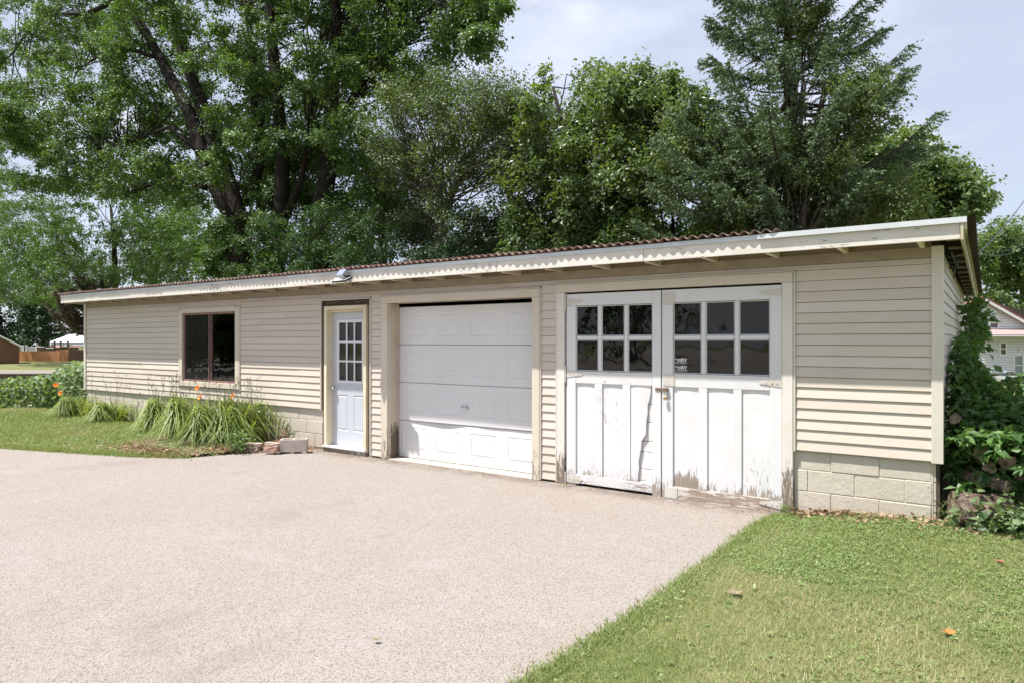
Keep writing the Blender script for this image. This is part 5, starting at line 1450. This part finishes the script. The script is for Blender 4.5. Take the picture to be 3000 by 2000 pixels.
# weeds at the pile's foot and by the posts
def tuft(name, label, x, y, n, h, spread, wd, mat, cat='weed', broad=0, group=None, arch=0.6, z0=None):
    z0 = gzp(x, y) if z0 is None else z0
    T = empty(name, (x, y, z0), label, cat, group)
    seg = 5; a = rng.uniform(0, 2 * np.pi, n); R_ = spread * 0.4 * np.sqrt(rng.random(n)); hh = h * rng.uniform(0.35, 1.15, n); ar = arch * rng.uniform(0.15, 1.6, n)
    d = np.stack([np.cos(a), np.sin(a)], -1); s = np.stack([-np.sin(a), np.cos(a)], -1)
    b0 = np.stack([x + R_ * 1.6 * np.cos(a * 1.7), y + R_ * np.sin(a * 1.7)], -1)
    quads = []
    for i in range(seg):
        t0, t1 = i / seg, (i + 1) / seg
        def pt(t, sg):
            out = b0 + d * (spread * ar * t ** 1.6)[:, None]; z_ = z0 + hh * (t * (1.25 + ar) - (0.35 + 1.75 * ar) * t * t)
            w_ = wd * (1 - t ** 3) * 0.5
            return np.concatenate([out + s * (w_ * sg), z_[:, None]], 1)
        quads.append(np.stack([pt(t0, -1), pt(t0, 1), pt(t1, 1), pt(t1, -1)], 1))
    V = np.concatenate(quads); rr = np.tile(np.clip(rng.random(n), 0, 1), seg)
    V[:, :, 2] = np.maximum(V[:, :, 2], z0 + 0.004)
    put('leaves', fast_mesh('blades', V, 4, rr), mat, T, kind='stuff')
    return T
M['grass_tuft'] = foliage('tuft_blades', (0.10, 0.15, 0.05), (0.30, 0.33, 0.16), 0.3, 0.5, 0.3)
g_ = gnd(2292, 1512, 0.03); tuft('weed', 'pale grass tuft at the foot of the right carriage door post', g_.x, -0.07, 90, 0.14, 0.12, 0.007, M['grass_tuft'])
g_ = gnd(2415, 1520, 0.1); tuft('weed', 'dry brown tuft against the painted blocks', -0.93, -0.04, 70, 0.07, 0.14, 0.006, M['dead'])
g_ = gnd(1682, 1425, 0.0); tuft('weed', 'dry straw sprig at the left foot of the carriage doors', -3.72, -0.07, 24, 0.06, 0.12, 0.006, M['grass_dry'])
for (px, py, h_, n_, lab) in ((2760, 1530, 0.30, 60, 'weedy stems growing at the corner of the block foundation'), (2900, 1560, 0.30, 110, 'bright grass and weeds before the thick log'), (2980, 1570, 0.34, 120, 'tall weeds at the right end of the woodpile')):
    g_ = gnd(px, py, 0.06); tuft('weed', lab, g_.x, g_.y, n_, h_, 0.28, 0.007, M['grass_tuft'], group='weeds at the woodpile')
P = []
for (px, py, n_) in ((2890, 1555, 330), (2960, 1500, 300), (2990, 1580, 330), (2780, 1540, 90), (2760, 1440, 40)):
    g_ = gnd(px, min(py, 1590), 0.06)
    if py < 1500: g_ = Vector((0.08, -0.1, 0.3))
    for _ in range(n_): P.append((g_.x + rng.normal() * 0.16, min(g_.y, -0.1) + rng.normal() * 0.1, 0.08 + abs(rng.normal()) * 0.13))
P = np.array(P); P = P[P[:, 0] > 0.03]; D = unit(rng.normal(size=P.shape))
leafy_thing('ground_ivy', 'low bright weeds with small rounded leaves spilling over the thick log', 'weed', P, D, 0.055, 0.8, M['grape'], nobj=200, base=(0.8, -0.3, 0))

# daylilies
lilies = [((478, 1262), 190, 0.85, 'daylily clump at the left end of the big bed, under the window'), ((545, 1282), 300, 0.95, 'daylily clump second from the left in the big bed'),
          ((615, 1295), 350, 0.9, 'fullest daylily clump in the middle of the big bed'), ((690, 1292), 330, 0.98, 'daylily clump right of the fullest one'), ((752, 1285), 230, 0.85, 'daylily clump at the right end of the bed, beside the flat stones'),
          ((245, 1218), 200, 0.62, 'daylily clump at the left corner of the garage'), ((352, 1232), 180, 0.56, 'daylily clump standing alone by the block foundation')]
flowers = {0: [], 1: [(590, 1165)], 2: [(582, 1137)], 3: [(686, 1160)], 4: [], 5: [(165, 1128), (180, 1152)], 6: []}
pet = MB()
for k in range(6):
    a = k * math.pi / 3; w_ = 0.017 if k % 2 else 0.013; L_ = 0.052
    c_, s_ = math.cos(a), math.sin(a)
    def P3(u, v_, z_): return (u * c_ - v_ * s_, u * s_ + v_ * c_, z_)
    pet.poly([P3(0.004, 0, 0), P3(L_ * 0.5, w_, 0.030), P3(L_ * 0.5, -w_, 0.030), P3(L_ * 0.55, 0, 0.024), P3(L_, 0, 0.026)], [(0, 3, 1), (0, 2, 3), (1, 3, 4), (3, 2, 4)])
pet.tube([(0, 0, -0.02), (0, 0, 0.004)], [0.003, 0.006], 5)
pet_me = pet.mesh(fix=False); pet_me.materials.append(M['petal'])
for i, (p, n, h, lab) in enumerate(lilies):
    g_ = gnd(p[0], p[1], 0.04)
    g_.y = min(g_.y, -0.32)
    T = tuft('daylily', lab, g_.x, g_.y, int(n * 1.6), h, 0.62, 0.019, M['lily'], cat='daylily', group='daylilies along the wall', arch=1.0)
    sb = MB(); z0 = T.location.z
    for k in range(26 if i < 5 else 11):
        x0, y0 = g_.x + rng.normal() * 0.16, g_.y + rng.normal() * 0.13 + 0.05
        e_ = Vector((x0 + rng.normal() * 0.22 - 0.05, min(-0.06, y0 + rng.normal() * 0.15), z0 + rng.uniform(0.55, 1.0)))
        s0 = Vector((x0, y0, z0)); md = (s0 + e_) / 2 + Vector((rng.normal() * 0.03, 0, 0))
        sb.tube([s0, md, e_], [0.0035, 0.003, 0.002], 4)
        for q_ in range(3):
            tip = e_ + Vector((rng.normal() * 0.035, rng.normal() * 0.02, 0.04 * rng.random() + 0.02)); sb.tube([e_, tip], [0.002, 0.004], 4)
    for (fx, fy) in flowers[i]:
        v = at(fx, fy, g_.y + 0.05); s0 = Vector((g_.x + (v.x - g_.x) * 0.3, g_.y, z0)); sb.tube([s0, (s0 + v) / 2 + Vector((0.03, 0, 0)), v + Vector((0, 0, -0.02))], [0.005, 0.004, 0.003], 5)
        put('flower', pet_me, None, T, loc=v, rot=(R(62), rd.uniform(-0.4, 0.4), rd.uniform(-0.5, 0.9)), scale=(1.25, 1.25, 1.25))
    put('flower_stalks', sb.mesh(), M['stalk'] if i != 0 else M['stalk'], T, kind='stuff')
# leafy milkweed-like shoot and small herb
g_ = gnd(757, 1285, 0.04); v = at(757, 1180, -0.35)
sb = MB().tube([(v.x, -0.35, 0.05), (v.x - 0.01, -0.35, v.z - 0.02)], [0.006, 0.004], 6)
T = empty('milkweed', (v.x, -0.35, 0.03), 'upright shoot with broad pale leaves on top, right of the daylilies', 'weed')
put('stem', sb.mesh(), M['stalk'], T)
bl_ = leafvar(0.16, 0.45, 5); bl_.materials.append(M['grape'])
for k in range(7):
    a = k * 2.4; put('leaf', bl_, None, T, loc=(v.x, -0.35, v.z - 0.16 * (k / 7)), rot=(0, -0.5 + 0.06 * k, a))
def herb(px, py, label, mat, n=260, s=0.16):
    g_ = gnd(px, py, 0.02); P = np.stack([g_.x + rng.normal(size=n) * s * 0.6, g_.y + rng.normal(size=n) * s * 0.5, 0.03 + np.abs(rng.normal(size=n)) * s], -1)
    leafy_thing('herb', label, 'weed', P, unit(rng.normal(size=P.shape)), 0.05, 0.6, mat, nobj=60, base=(g_.x, g_.y, 0))
herb(700, 1318, 'small blue-green leafy weed at the driveway edge of the bed', M['creeper'])
tuft('weed', 'thin yellowing blades against the foundation above the flat stones', -9.55, -0.2, 70, 0.5, 0.3, 0.012, M['grass_tuft'], arch=0.4)

# stones, brick and block beside the bed
def rough_slab(name, label, c, sx, sy, sz, rot, mat, cat):
    b = MB(); nx, ny = 4, 4
    me = boxm(-sx / 2, sx / 2, -sy / 2, sy / 2, 0, sz)
    bm = bmesh.new(); bm.from_mesh(me); bmesh.ops.subdivide_edges(bm, edges=bm.edges, cuts=3, use_grid_fill=True)
    for v_ in bm.verts: v_.co += Vector((rd.uniform(-1, 1), rd.uniform(-1, 1), rd.uniform(-1, 1))) * 0.006
    bm.to_mesh(me); bm.free()
    return put(name, me, mat, loc=c, rot=(rd.uniform(-.04, .04), rd.uniform(-.04, .04), rot), label=label, cat=cat)
M['stone'] = simple('weathered_pinkish_stone', (0.40, 0.31, 0.26), 0.9, 0.2, var=0.35, sc=22, bump=0.004)
M['brick'] = simple('old_red_brick', (0.33, 0.20, 0.165), 0.9, 0.2, var=0.3, sc=30, bump=0.003)
M['conc'] = simple('loose_concrete_block', (0.46, 0.40, 0.36), 0.9, 0.2, var=0.12, sc=12, bump=0.003)
g1 = gnd(738, 1312, 0.03)
rough_slab('flat_stone', 'flat flaking stone at the right end of the daylilies', (g1.x, g1.y, 0.015), 0.26, 0.16, 0.05, 0.5, M['stone'], 'stone')
rough_slab('flat_stone', 'upper flat stone lying on the lower flaking stone', (g1.x + 0.02, g1.y + 0.01, 0.068), 0.25, 0.15, 0.04, 0.7, M['stone'], 'stone')
g1 = gnd(788, 1322, 0.02)
rough_slab('brick', 'reddish brick set on edge between flat stone and concrete block', (g1.x, g1.y + 0.05, 0.01), 0.21, 0.11, 0.085, 0.45, M['brick'], 'brick')
rough_slab('brick', 'flaky brick lying on top of the reddish brick', (g1.x, g1.y + 0.07, 0.10), 0.21, 0.11, 0.05, 0.35, M['stone'], 'brick')
g1 = gnd(835, 1322, 0.01)
cb = MB(); L_, W_, H_ = 0.39, 0.19, 0.185
cb.box(0, L_, 0, 0.032, 0, H_).box(0, L_, W_ - 0.032, W_, 0, H_)
for x_ in (0, (L_ - 0.03) / 2, L_ - 0.03): cb.box(x_, x_ + 0.03, 0.0325, W_ - 0.0325, 0, H_)
put('concrete_block', cb.mesh(), M['conc'], loc=(g1.x - 0.05, g1.y - 0.06, 0.005), rot=(0, 0, R(42)), label='hollow concrete block with open cores beside the dead leaf heap', cat='block', bevel=0.004)

# grape vine hedge by the left corner
P, D = [], []
while len(P) < 3200:
    px = rng.uniform(-40, 262); t = rng.random()
    top = np.interp(px, [-40, 30, 90, 150, 190, 225, 262], [1118, 1105, 1100, 1095, 1070, 1052, 1060])
    py = top + (1195 - top) * rng.random() ** 0.9
    dpt = rng.uniform(16.5, 19.0)
    v = atd(px, py, dpt)
    if v.z < 0.03 or v.x > -16.18: continue
    P.append(tuple(v)); D.append((rng.normal() * 0.5, -0.7, -0.3))
P, D = np.array(P), unit(np.array(D))
leafy_thing('grape_vine', 'sprawling grape vine hedge at the left corner with silvery leaf backs', 'vine', P, D, 0.115, 0.95, M['grape'], nobj=290, base=(-18, -1.0, 0), up=0.5)

# ================================================================ LEFT BACKGROUND
wood_grey = simple('weathered_grey_boards', (0.42, 0.37, 0.33), 0.85, 0.2, var=0.25, sc=3, bump=0.003, s3=(1, 8, 8))
wood_brown = simple('brown_edge_boards', (0.19, 0.13, 0.115), 0.85, 0.2, var=0.3, sc=3)
v = atd(70, 1090, 21.5); zt = v.z
DK = empty('board_stack', (v.x, v.y, gzp(v.x, v.y)), 'low platform of weathered grey boards behind the vine hedge, far left', 'platform')
ra = YAW
def rbox(name, c, sx, sy, sz, rz, mat, parent=None, **kw):
    return put(name, boxm(-sx / 2, sx / 2, -sy / 2, sy / 2, -sz / 2, sz / 2), mat, parent, loc=c, rot=(0, 0, rz), **kw)
for k in range(9):
    off = (k - 4) * 0.19
    c_ = Vector((v.x, v.y, zt)) + Vector((-math.sin(ra), math.cos(ra), 0)) * off
    rbox('plank', (c_.x + rd.uniform(-.25, .25), c_.y, zt + rd.uniform(0, 0.035)), 4.6 + rd.uniform(-.6, .4), 0.18, 0.035, ra + rd.uniform(-.02, .02), wood_grey, DK)
c_ = Vector((v.x, v.y, zt - 0.08)) - Vector((-math.sin(ra), math.cos(ra), 0)) * 0.84
rbox('beam', c_, 4.3, 0.06, 0.11, ra, wood_brown, DK)
c2 = Vector((v.x, v.y, zt - 0.08)) + Vector((-math.sin(ra), math.cos(ra), 0)) * 0.84
rbox('beam', c2, 4.3, 0.06, 0.11, ra, wood_brown, DK)
for s_ in (-2.0, -0.7, 0.7, 2.0):
    p_ = Vector((v.x, v.y, 0)) + Vector((math.cos(ra), math.sin(ra), 0)) * s_
    rbox('block_foot', (p_.x, p_.y, (zt - 0.13) / 2), 0.3, 1.5, zt - 0.13, ra, M['conc'], DK)
# cedar fence, 90 m off
cedar = simple('cedar_fence_boards', (0.50, 0.24, 0.12), 0.8, 0.2, var=0.28, sc=1.5, s3=(3, 3, 0.3))
darkf = simple('dark_fence_boards', (0.10, 0.065, 0.05), 0.85, 0.2, var=0.3, sc=1.5)
def fence(pxa, pxb, t, ztop, zbot, mat, label, lattice=False):
    a, b_ = atd(pxa, 1000, t), atd(pxb, 1000, t); d = (b_ - a); L_ = d.length; ang = math.atan2(d.y, d.x); d.normalize()
    T = empty('board_fence', (a.x, a.y, zbot), label, 'fence')
    n = int(L_ / 0.155); bb = MB()
    for k in range(n):
        x_ = k * L_ / n; hz = ztop - rd.uniform(0, 0.03); bb.box(x_, x_ + L_ / n - 0.012, -0.012 + rd.uniform(-.006, .006), 0.012, zbot, hz)
    o = put('boards', bb.mesh(), mat, T, rot=(0, 0, ang), loc=(a.x, a.y, 0), kind='stuff')
    for k in range(int(L_ / 2.4) + 2):
        c_ = a + d * min(L_, k * 2.4); rbox('post', (c_.x, c_.y + 0.1, (ztop + 0.12 + zbot) / 2), 0.12, 0.12, ztop + 0.12 - zbot, ang, mat, T)
    if lattice:
        lb = MB(); q_ = 0
        while q_ < L_:
            lb.prism([(q_, ztop + 0.02), (q_ + 0.03, ztop + 0.02), (q_ + 0.43, ztop + 0.42), (q_ + 0.40, ztop + 0.42)], 'y', -0.01, 0.0)
            lb.prism([(q_ + 0.40, ztop + 0.02), (q_ + 0.43, ztop + 0.02), (q_ + 0.03, ztop + 0.42), (q_, ztop + 0.42)], 'y', 0.002, 0.012); q_ += 0.14
        lb.box(0, L_, -0.03, 0.03, ztop + 0.42, ztop + 0.48)
        put('lattice', lb.mesh(), mat, T, rot=(0, 0, ang), loc=(a.x, a.y, 0))
tF = 88; zF = lambda py, t: CZ + (1000 - py) / 2000 * t
gF = zF(1058, tF)
fence(56, 176, tF, zF(1027.5, tF), gF, cedar, 'orange cedar board fence across the far lawn')
fence(177, 198, tF - 0.3, zF(1024, tF), gF, cedar, 'short paler cedar gate section beside the dark fence')
fence(198, 262, tF + 0.6, zF(1024, tF), gF, darkf, 'dark shaded board fence with lattice top near the garage corner', True)
# pale vinyl fence behind
T = None
a, b_ = atd(56, 1000, 96), atd(205, 1000, 96); d = (b_ - a); ang = math.atan2(d.y, d.x); d.normalize()
T = empty('picket_fence', (a.x, a.y, gF), 'pale grey fence with capped posts showing above the cedar fence', 'fence')
for k, px in enumerate((56, 67, 77, 107, 133, 160, 178, 199)):
    c_ = atd(px, 1000, 96); zt_ = zF(1013 if k not in (5, 6, 7) else 998, 96)
    rbox('post', (c_.x, c_.y, (zt_ + gF) / 2), 0.16, 0.16, zt_ - gF, ang, M['white'] if k < 4 else darkf, T)
    if k < 4: rbox('post_cap', (c_.x, c_.y, zt_ + 0.05), 0.24, 0.24, 0.1, ang, M['white'], T)
gp_ = simple('pale_grey_vinyl', (0.5, 0.48, 0.47), 0.6, 0.3)
for (p0_, p1_, zt_) in ((56, 66, 1016), (77, 107, 1017), (107, 133, 1016), (133, 160, 1019), (178, 199, 1014)):
    A_, B_ = atd(p0_, 1000, 96), atd(p1_, 1000, 96); m_ = (A_ + B_) / 2
    rbox('panel', (m_.x, m_.y, (zF(zt_, 96) + gF) / 2), (B_ - A_).length - 0.1, 0.06, zF(zt_, 96) - gF, ang, gp_ if p0_ < 100 else darkf, T)
    rbox('top_rail', (m_.x, m_.y, zF(zt_, 96)), (B_ - A_).length, 0.12, 0.1, ang, M['white'], T)
# brown shed at the picture's left edge
shed_b = simple('brown_shed_siding', (0.20, 0.105, 0.07), 0.8, 0.2, var=0.15, sc=1)
a = atd(56, 1000, 80); SH = empty('brown_shed', (a.x, a.y, gF), 'brown shed gable with a pale roof edge at the far left', 'shed')
def shed_panel():
    W2 = 12.0; zt_ = zF(1015, 80) ; zr = zt_ + 3.6
    b = MB(); b.prism([(-W2, gF - 0.3), (0, gF - 0.3), (0, zt_), (-W2 / 2, zr), (-W2, zt_)], 'y', 0.0, 6.0); return b, zt_, zr, W2
b, zt_, zr, W2 = shed_panel()
ang0 = ang; ang = YAW + 0.62
put('wall', b.mesh(), shed_b, SH, loc=(a.x, a.y, 0), rot=(0, 0, ang))
sl_ = math.atan2(zr - zt_, W2 / 2)
rf = MB().prism([(0.35, zt_ - 0.2), (0.35, zt_ - 0.02), (-W2 / 2, zr + 0.19), (-W2 / 2, zr + 0.01)], 'y', -0.35, 6.3).prism([(-W2 - 0.35, zt_ - 0.2), (-W2 / 2, zr + 0.01), (-W2 / 2, zr + 0.19), (-W2 - 0.35, zt_ - 0.02)], 'y', -0.35, 6.3)
put('roof', rf.mesh(), simple('shed_roof_edge', (0.55, 0.52, 0.48), 0.7, 0.3), SH, loc=(a.x, a.y, 0), rot=(0, 0, ang))
# hipped roof house and white canopy beyond
a = atd(172, 1000, 120); HR = empty('distant_house', (a.x, a.y, gF), 'distant house with a pinkish brown roof beyond the fence', 'house')
zE, zT_ = zF(1017, 120), zF(981, 120)
pinkroof = simple('pinkish_shingle_roof', (0.42, 0.27, 0.24), 0.85, 0.2, var=0.12, sc=1.2)
b = MB(); hw = 4.2
b.v = [(-hw, 0, zE), (hw * 0.8, 0, zE), (hw * 0.8, 7, zE), (-hw, 7, zE), (-0.2, 3.2, zT_), (hw * 0.8 - 2, 3.2, zT_)]; b.f = [(0, 1, 5, 4), (1, 2, 5), (2, 3, 4, 5), (3, 0, 4), (0, 3, 2, 1)]
put('roof', b.mesh(), pinkroof, HR, loc=(a.x, a.y, 0), rot=(0, 0, ang))
b = MB().box(-hw + 0.4, hw * 0.8 - 0.4, 0.4, 6.6, gF - 0.5, zE); put('wall', b.mesh(), simple('distant_wall', (0.25, 0.2, 0.18), 0.8, 0.2), HR, loc=(a.x, a.y, 0), rot=(0, 0, ang))
a = atd(222, 1000, 100); CT = empty('canopy_tent', (a.x, a.y, gF), 'white canopy tent top beside the left corner of the garage', 'tent')
zc0, zc1, zc2 = zF(1010, 100), zF(1001, 100), zF(979, 100); hw = 3.0
b = MB(); b.v = [(-hw, 0, zc1), (hw, 0, zc1), (hw, 6, zc1), (-hw, 6, zc1), (-0.6, 3, zc2), (0.8, 3, zc2)]; b.f = [(0, 1, 5, 4), (1, 2, 5), (2, 3, 4, 5), (3, 0, 4)]
put('canopy', b.mesh(), M['white'], CT, loc=(a.x, a.y, 0), rot=(0, 0, ang))
put('valance', MB().box(-hw, hw, 0, 0.03, zc0, zc1).box(-hw, -hw + 0.03, 0.04, 6, zc0, zc1).box(hw - 0.03, hw, 0.04, 6, zc0, zc1).mesh(), simple('tent_valance', (0.5, 0.55, 0.58), 0.6, 0.2), CT, loc=(a.x, a.y, 0), rot=(0, 0, ang))
for (x_, y_) in ((-hw + 0.05, 0.08), (hw - 0.05, 0.08), (-hw + 0.05, 5.95), (hw - 0.05, 5.95)):
    put('leg', boxm(x_ - 0.03, x_ + 0.03, y_ - 0.03, y_ + 0.03, gF, zc0 + 0.1), M['white'], CT, loc=(a.x, a.y, 0), rot=(0, 0, ang))

# ================================================================ RIGHT BACKGROUND: white house, trailer, wires
tH = 66.0; zH = lambda py: CZ + (1000 - py) / 2000 * tH
o0 = atd(2868, 1000, tH); gH = zH(1112)
WH = empty('white_house', (o0.x, o0.y, gH), 'white clapboard house with red roof seen past the right eave', 'house')
pm = tH / 2000.0
def hx(px): return (px - 2868) * pm
vinw = simple('white_clapboard', (0.74, 0.75, 0.78), 0.6, 0.3, var=0.04, sc=0.8)
red = simple('red_roofing', (0.20, 0.085, 0.08), 0.7, 0.3, var=0.2, sc=1.0)
def hput(name, me, mat, **kw): return put(name, me, mat, WH, loc=(o0.x, o0.y, 0), rot=(0, 0, YAW), **kw)
wins = [(hx(2900), hx(2922), zH(960), zH(931)), (hx(2931), hx(2945), zH(1037), zH(1005)), (hx(2972), hx(2994), zH(1096), zH(1042))]
b = MB(); xr, xR = hx(2868), hx(2868) + 13.0
apex = (hx(2875), zH(876)); slope = (zH(948) - zH(884)) / (hx(3000) - hx(2882))
z_ = gH; c_ = 0
while z_ < apex[1] + 0.3:
    z2 = z_ + 0.245
    xl = xr; xmax = xR
    if z_ > zH(975): xmax = min(xR, hx(2882) + (z_ - zH(884)) / slope); xl = max(xr - 1.5, hx(2875) - (apex[1] - z_) / abs(slope))
    segs = [(xl, xmax)]
    for (a0, a1, w0, w1) in wins:
        if z2 > w0 and z_ < w1:
            ns = []
            for s in segs:
                if a1 <= s[0] or a0 >= s[1]: ns.append(s)
                else:
                    if a0 > s[0]: ns.append((s[0], a0))
                    if a1 < s[1]: ns.append((a1, s[1]))
            segs = ns
    for (s0, s1) in segs:
        if s1 - s0 > 0.05: b.prism([(-0.07, z_), (0.08, z_), (0.08, z2 - 0.02), (0.0, z2 - 0.02)], 'x', s0, s1)
    z_ = z2; c_ += 1
hput('clapboards', b.mesh(), vinw)
hput('wall', MB().box(xr, xR, 0.3, 8, gH, zH(975)).prism([(xr, zH(975)), (xR, zH(975)), (hx(2875), apex[1])], 'y', 0.3, 8).mesh(), M['interior'])
# roof planes of the gable
ax_, az_ = apex; ex_, ez_ = hx(2882) + (zH(1000) - zH(884)) / slope, zH(1000)
hput('roof', MB().prism([(ax_, az_), (ex_, ez_), (ex_, ez_ + 0.22), (ax_, az_ + 0.24)], 'y', -0.55, 8.4).prism([(ax_ - 5, az_ + slope * 5), (ax_, az_), (ax_, az_ + 0.24), (ax_ - 5, az_ + slope * 5 + 0.22)], 'y', -0.55, 8.4).mesh(), red)
hput('barge_board', MB().prism([(ax_, az_ - 0.28), (ex_, ez_ - 0.28), (ex_, ez_ - 0.01), (ax_, az_ - 0.01)], 'y', -0.6, -0.54).mesh(), M['white'])
hput('vent_pipe', MB().tube([(hx(2934), 2, zH(905)), (hx(2934), 2, zH(880))], 0.12, 8).tube([(hx(2936), 1.2, zH(905)), (hx(2972), 0.6, zH(925))], 0.1, 8).mesh(), M['white'])
# lean-to porch roof
hput('porch_roof', MB().prism([(-1.9, zH(983)), (-0.04, zH(966)), (-0.04, zH(963)), (-1.95, zH(980))], 'x', xr - 0.6, xR + 0.5).mesh(), simple('porch_roof_grey', (0.33, 0.24, 0.23), 0.7, 0.3))
hput('porch_gutter', MB().box(xr - 0.6, xR + 0.5, -2.02, -1.88, zH(986), zH(982.5)).mesh(), M['white'])
for k, (a0, a1, w0, w1) in enumerate(wins):
    wn = bpy.data.objects.new('window' if k < 2 else 'house_door', None); COL.objects.link(wn); wn.parent = WH; wn.location = Vector((o0.x, o0.y, 0)) - W[WH.name]; wn.rotation_euler = (0, 0, YAW)
    def wput(n_, me, m_):
        o_ = bpy.data.objects.new(n_, me); me.materials.append(m_); COL.objects.link(o_); o_.parent = wn
    f_ = 0.12
    wput('frame', MB().box(a0 - f_, a0, -0.08, 0.1, w0 - f_, w1 + f_).box(a1, a1 + f_, -0.08, 0.1, w0 - f_, w1 + f_).box(a0, a1, -0.08, 0.1, w1, w1 + f_).box(a0, a1, -0.08, 0.1, w0 - f_, w0).box(a0, a1, -0.03, 0.1, (w0 + w1) / 2 - 0.05, (w0 + w1) / 2 + 0.05).mesh(), M['white'])
    wput('pane', boxm(a0, a1, 0.02, 0.05, w0, w1), simple('house_window_glass', (0.12, 0.10, 0.10) if k < 2 else (0.28, 0.34, 0.38), 0.15, 0.6))
hput('porch_lamp', MB().tube([(hx(2984), -0.2, zH(1020)), (hx(2984), -0.2, zH(1026))], [0.08, 0.14], 8).mesh(), M['white'])
# trailer before the house
a = atd(2925, 1000, 58); gT = gzp(a.x, a.y); s_ = 58 / 2000; zT = lambda py: CZ + (1000 - py) * s_
TR = empty('utility_trailer', (a.x, a.y, gT), 'low utility trailer with grey boxes parked before the white house', 'trailer')
def tput(n_, me, m_, **kw): return put(n_, me, m_, TR, loc=(a.x, a.y, 0), rot=(0, 0, YAW), **kw)
def tx(px): return (px - 2925) * s_
tput('bed', MB().box(tx(2882), tx(2974), -0.8, 0.8, zT(1097), zT(1091)).mesh(), simple('trailer_bed', (0.12, 0.12, 0.12), 0.7, 0.3))
tput('side_board', MB().box(tx(2890), tx(2960), -0.84, -0.8, zT(1108), zT(1099)).mesh(), M['white'])
tput('box', MB().box(tx(2890), tx(2925), -0.6, 0.4, zT(1091), zT(1078)).mesh(), simple('grey_blue_box', (0.32, 0.38, 0.40), 0.5, 0.4))
tput('box', MB().box(tx(2930), tx(2945), -0.6, 0.4, zT(1091), zT(1085)).mesh(), simple('pale_blue_box', (0.42, 0.50, 0.55), 0.5, 0.4))
tput('fender', MB().tube([(tx(2971), -0.95, zT(1100)), (tx(2971), -0.75, zT(1100))], 0.34, 14).mesh(), M['black'])
for yy_ in (-0.9, 0.9):
    tput('wheel', MB().tube([(tx(2966), yy_ - 0.1, gT + 0.30), (tx(2966), yy_ + 0.1, gT + 0.30)], 0.30, 16).mesh(), M['black'])
# wires
def wire(name, pts, r_, label):
    P_ = [Vector(p) for p in pts]; out = []
    for i in range(len(P_) - 1):
        for k in range(8):
            t = k / 8; q_ = P_[i].lerp(P_[i + 1], t); q_.z -= 0.10 * (P_[i + 1] - P_[i]).length / 10 * 4 * t * (1 - t); out.append(q_)
    out.append(P_[-1])
    put(name, MB().tube(out, r_, 5).mesh(fix=False), M['black'], label=label, cat='wire')
ia = at(2706, 742, 0.35); ia.x = 0.02
wire('service_wire', [(0.23, 1.2, 2.52), atd(3000, 589, 9.0), atd(3300, 390, 16)], 0.0055, 'twisted dark service wire rising from the right eave into the sky')
wire('cable', [(0.02, 0.45, 2.44), atd(2850, 728, 7.0), atd(3000, 712, 14), atd(3300, 690, 24)], 0.003, 'thin upper cable leading from the side wall toward the white house')
wire('cable', [(0.02, 0.55, 2.40), atd(2850, 742, 7.0), atd(3000, 722, 14), atd(3300, 705, 24)], 0.003, 'thin lower cable leading from the side wall toward the white house')
IB = MB()
for (y_, z_) in ((0.45, 2.44), (0.6, 2.40), (0.75, 2.37)):
    IB.tube([(0.013, y_, z_), (0.06, y_, z_)], 0.022, 8); IB.tube([(0.06, y_, z_), (0.085, y_, z_)], [0.03, 0.02], 8)
IB.tube([(0.05, 0.2, 2.45), (0.08, 0.5, 2.36), (0.06, 0.9, 2.40), (0.03, 1.2, 2.30)], 0.008, 5)
put('insulators', IB.mesh(), M['black'], G)
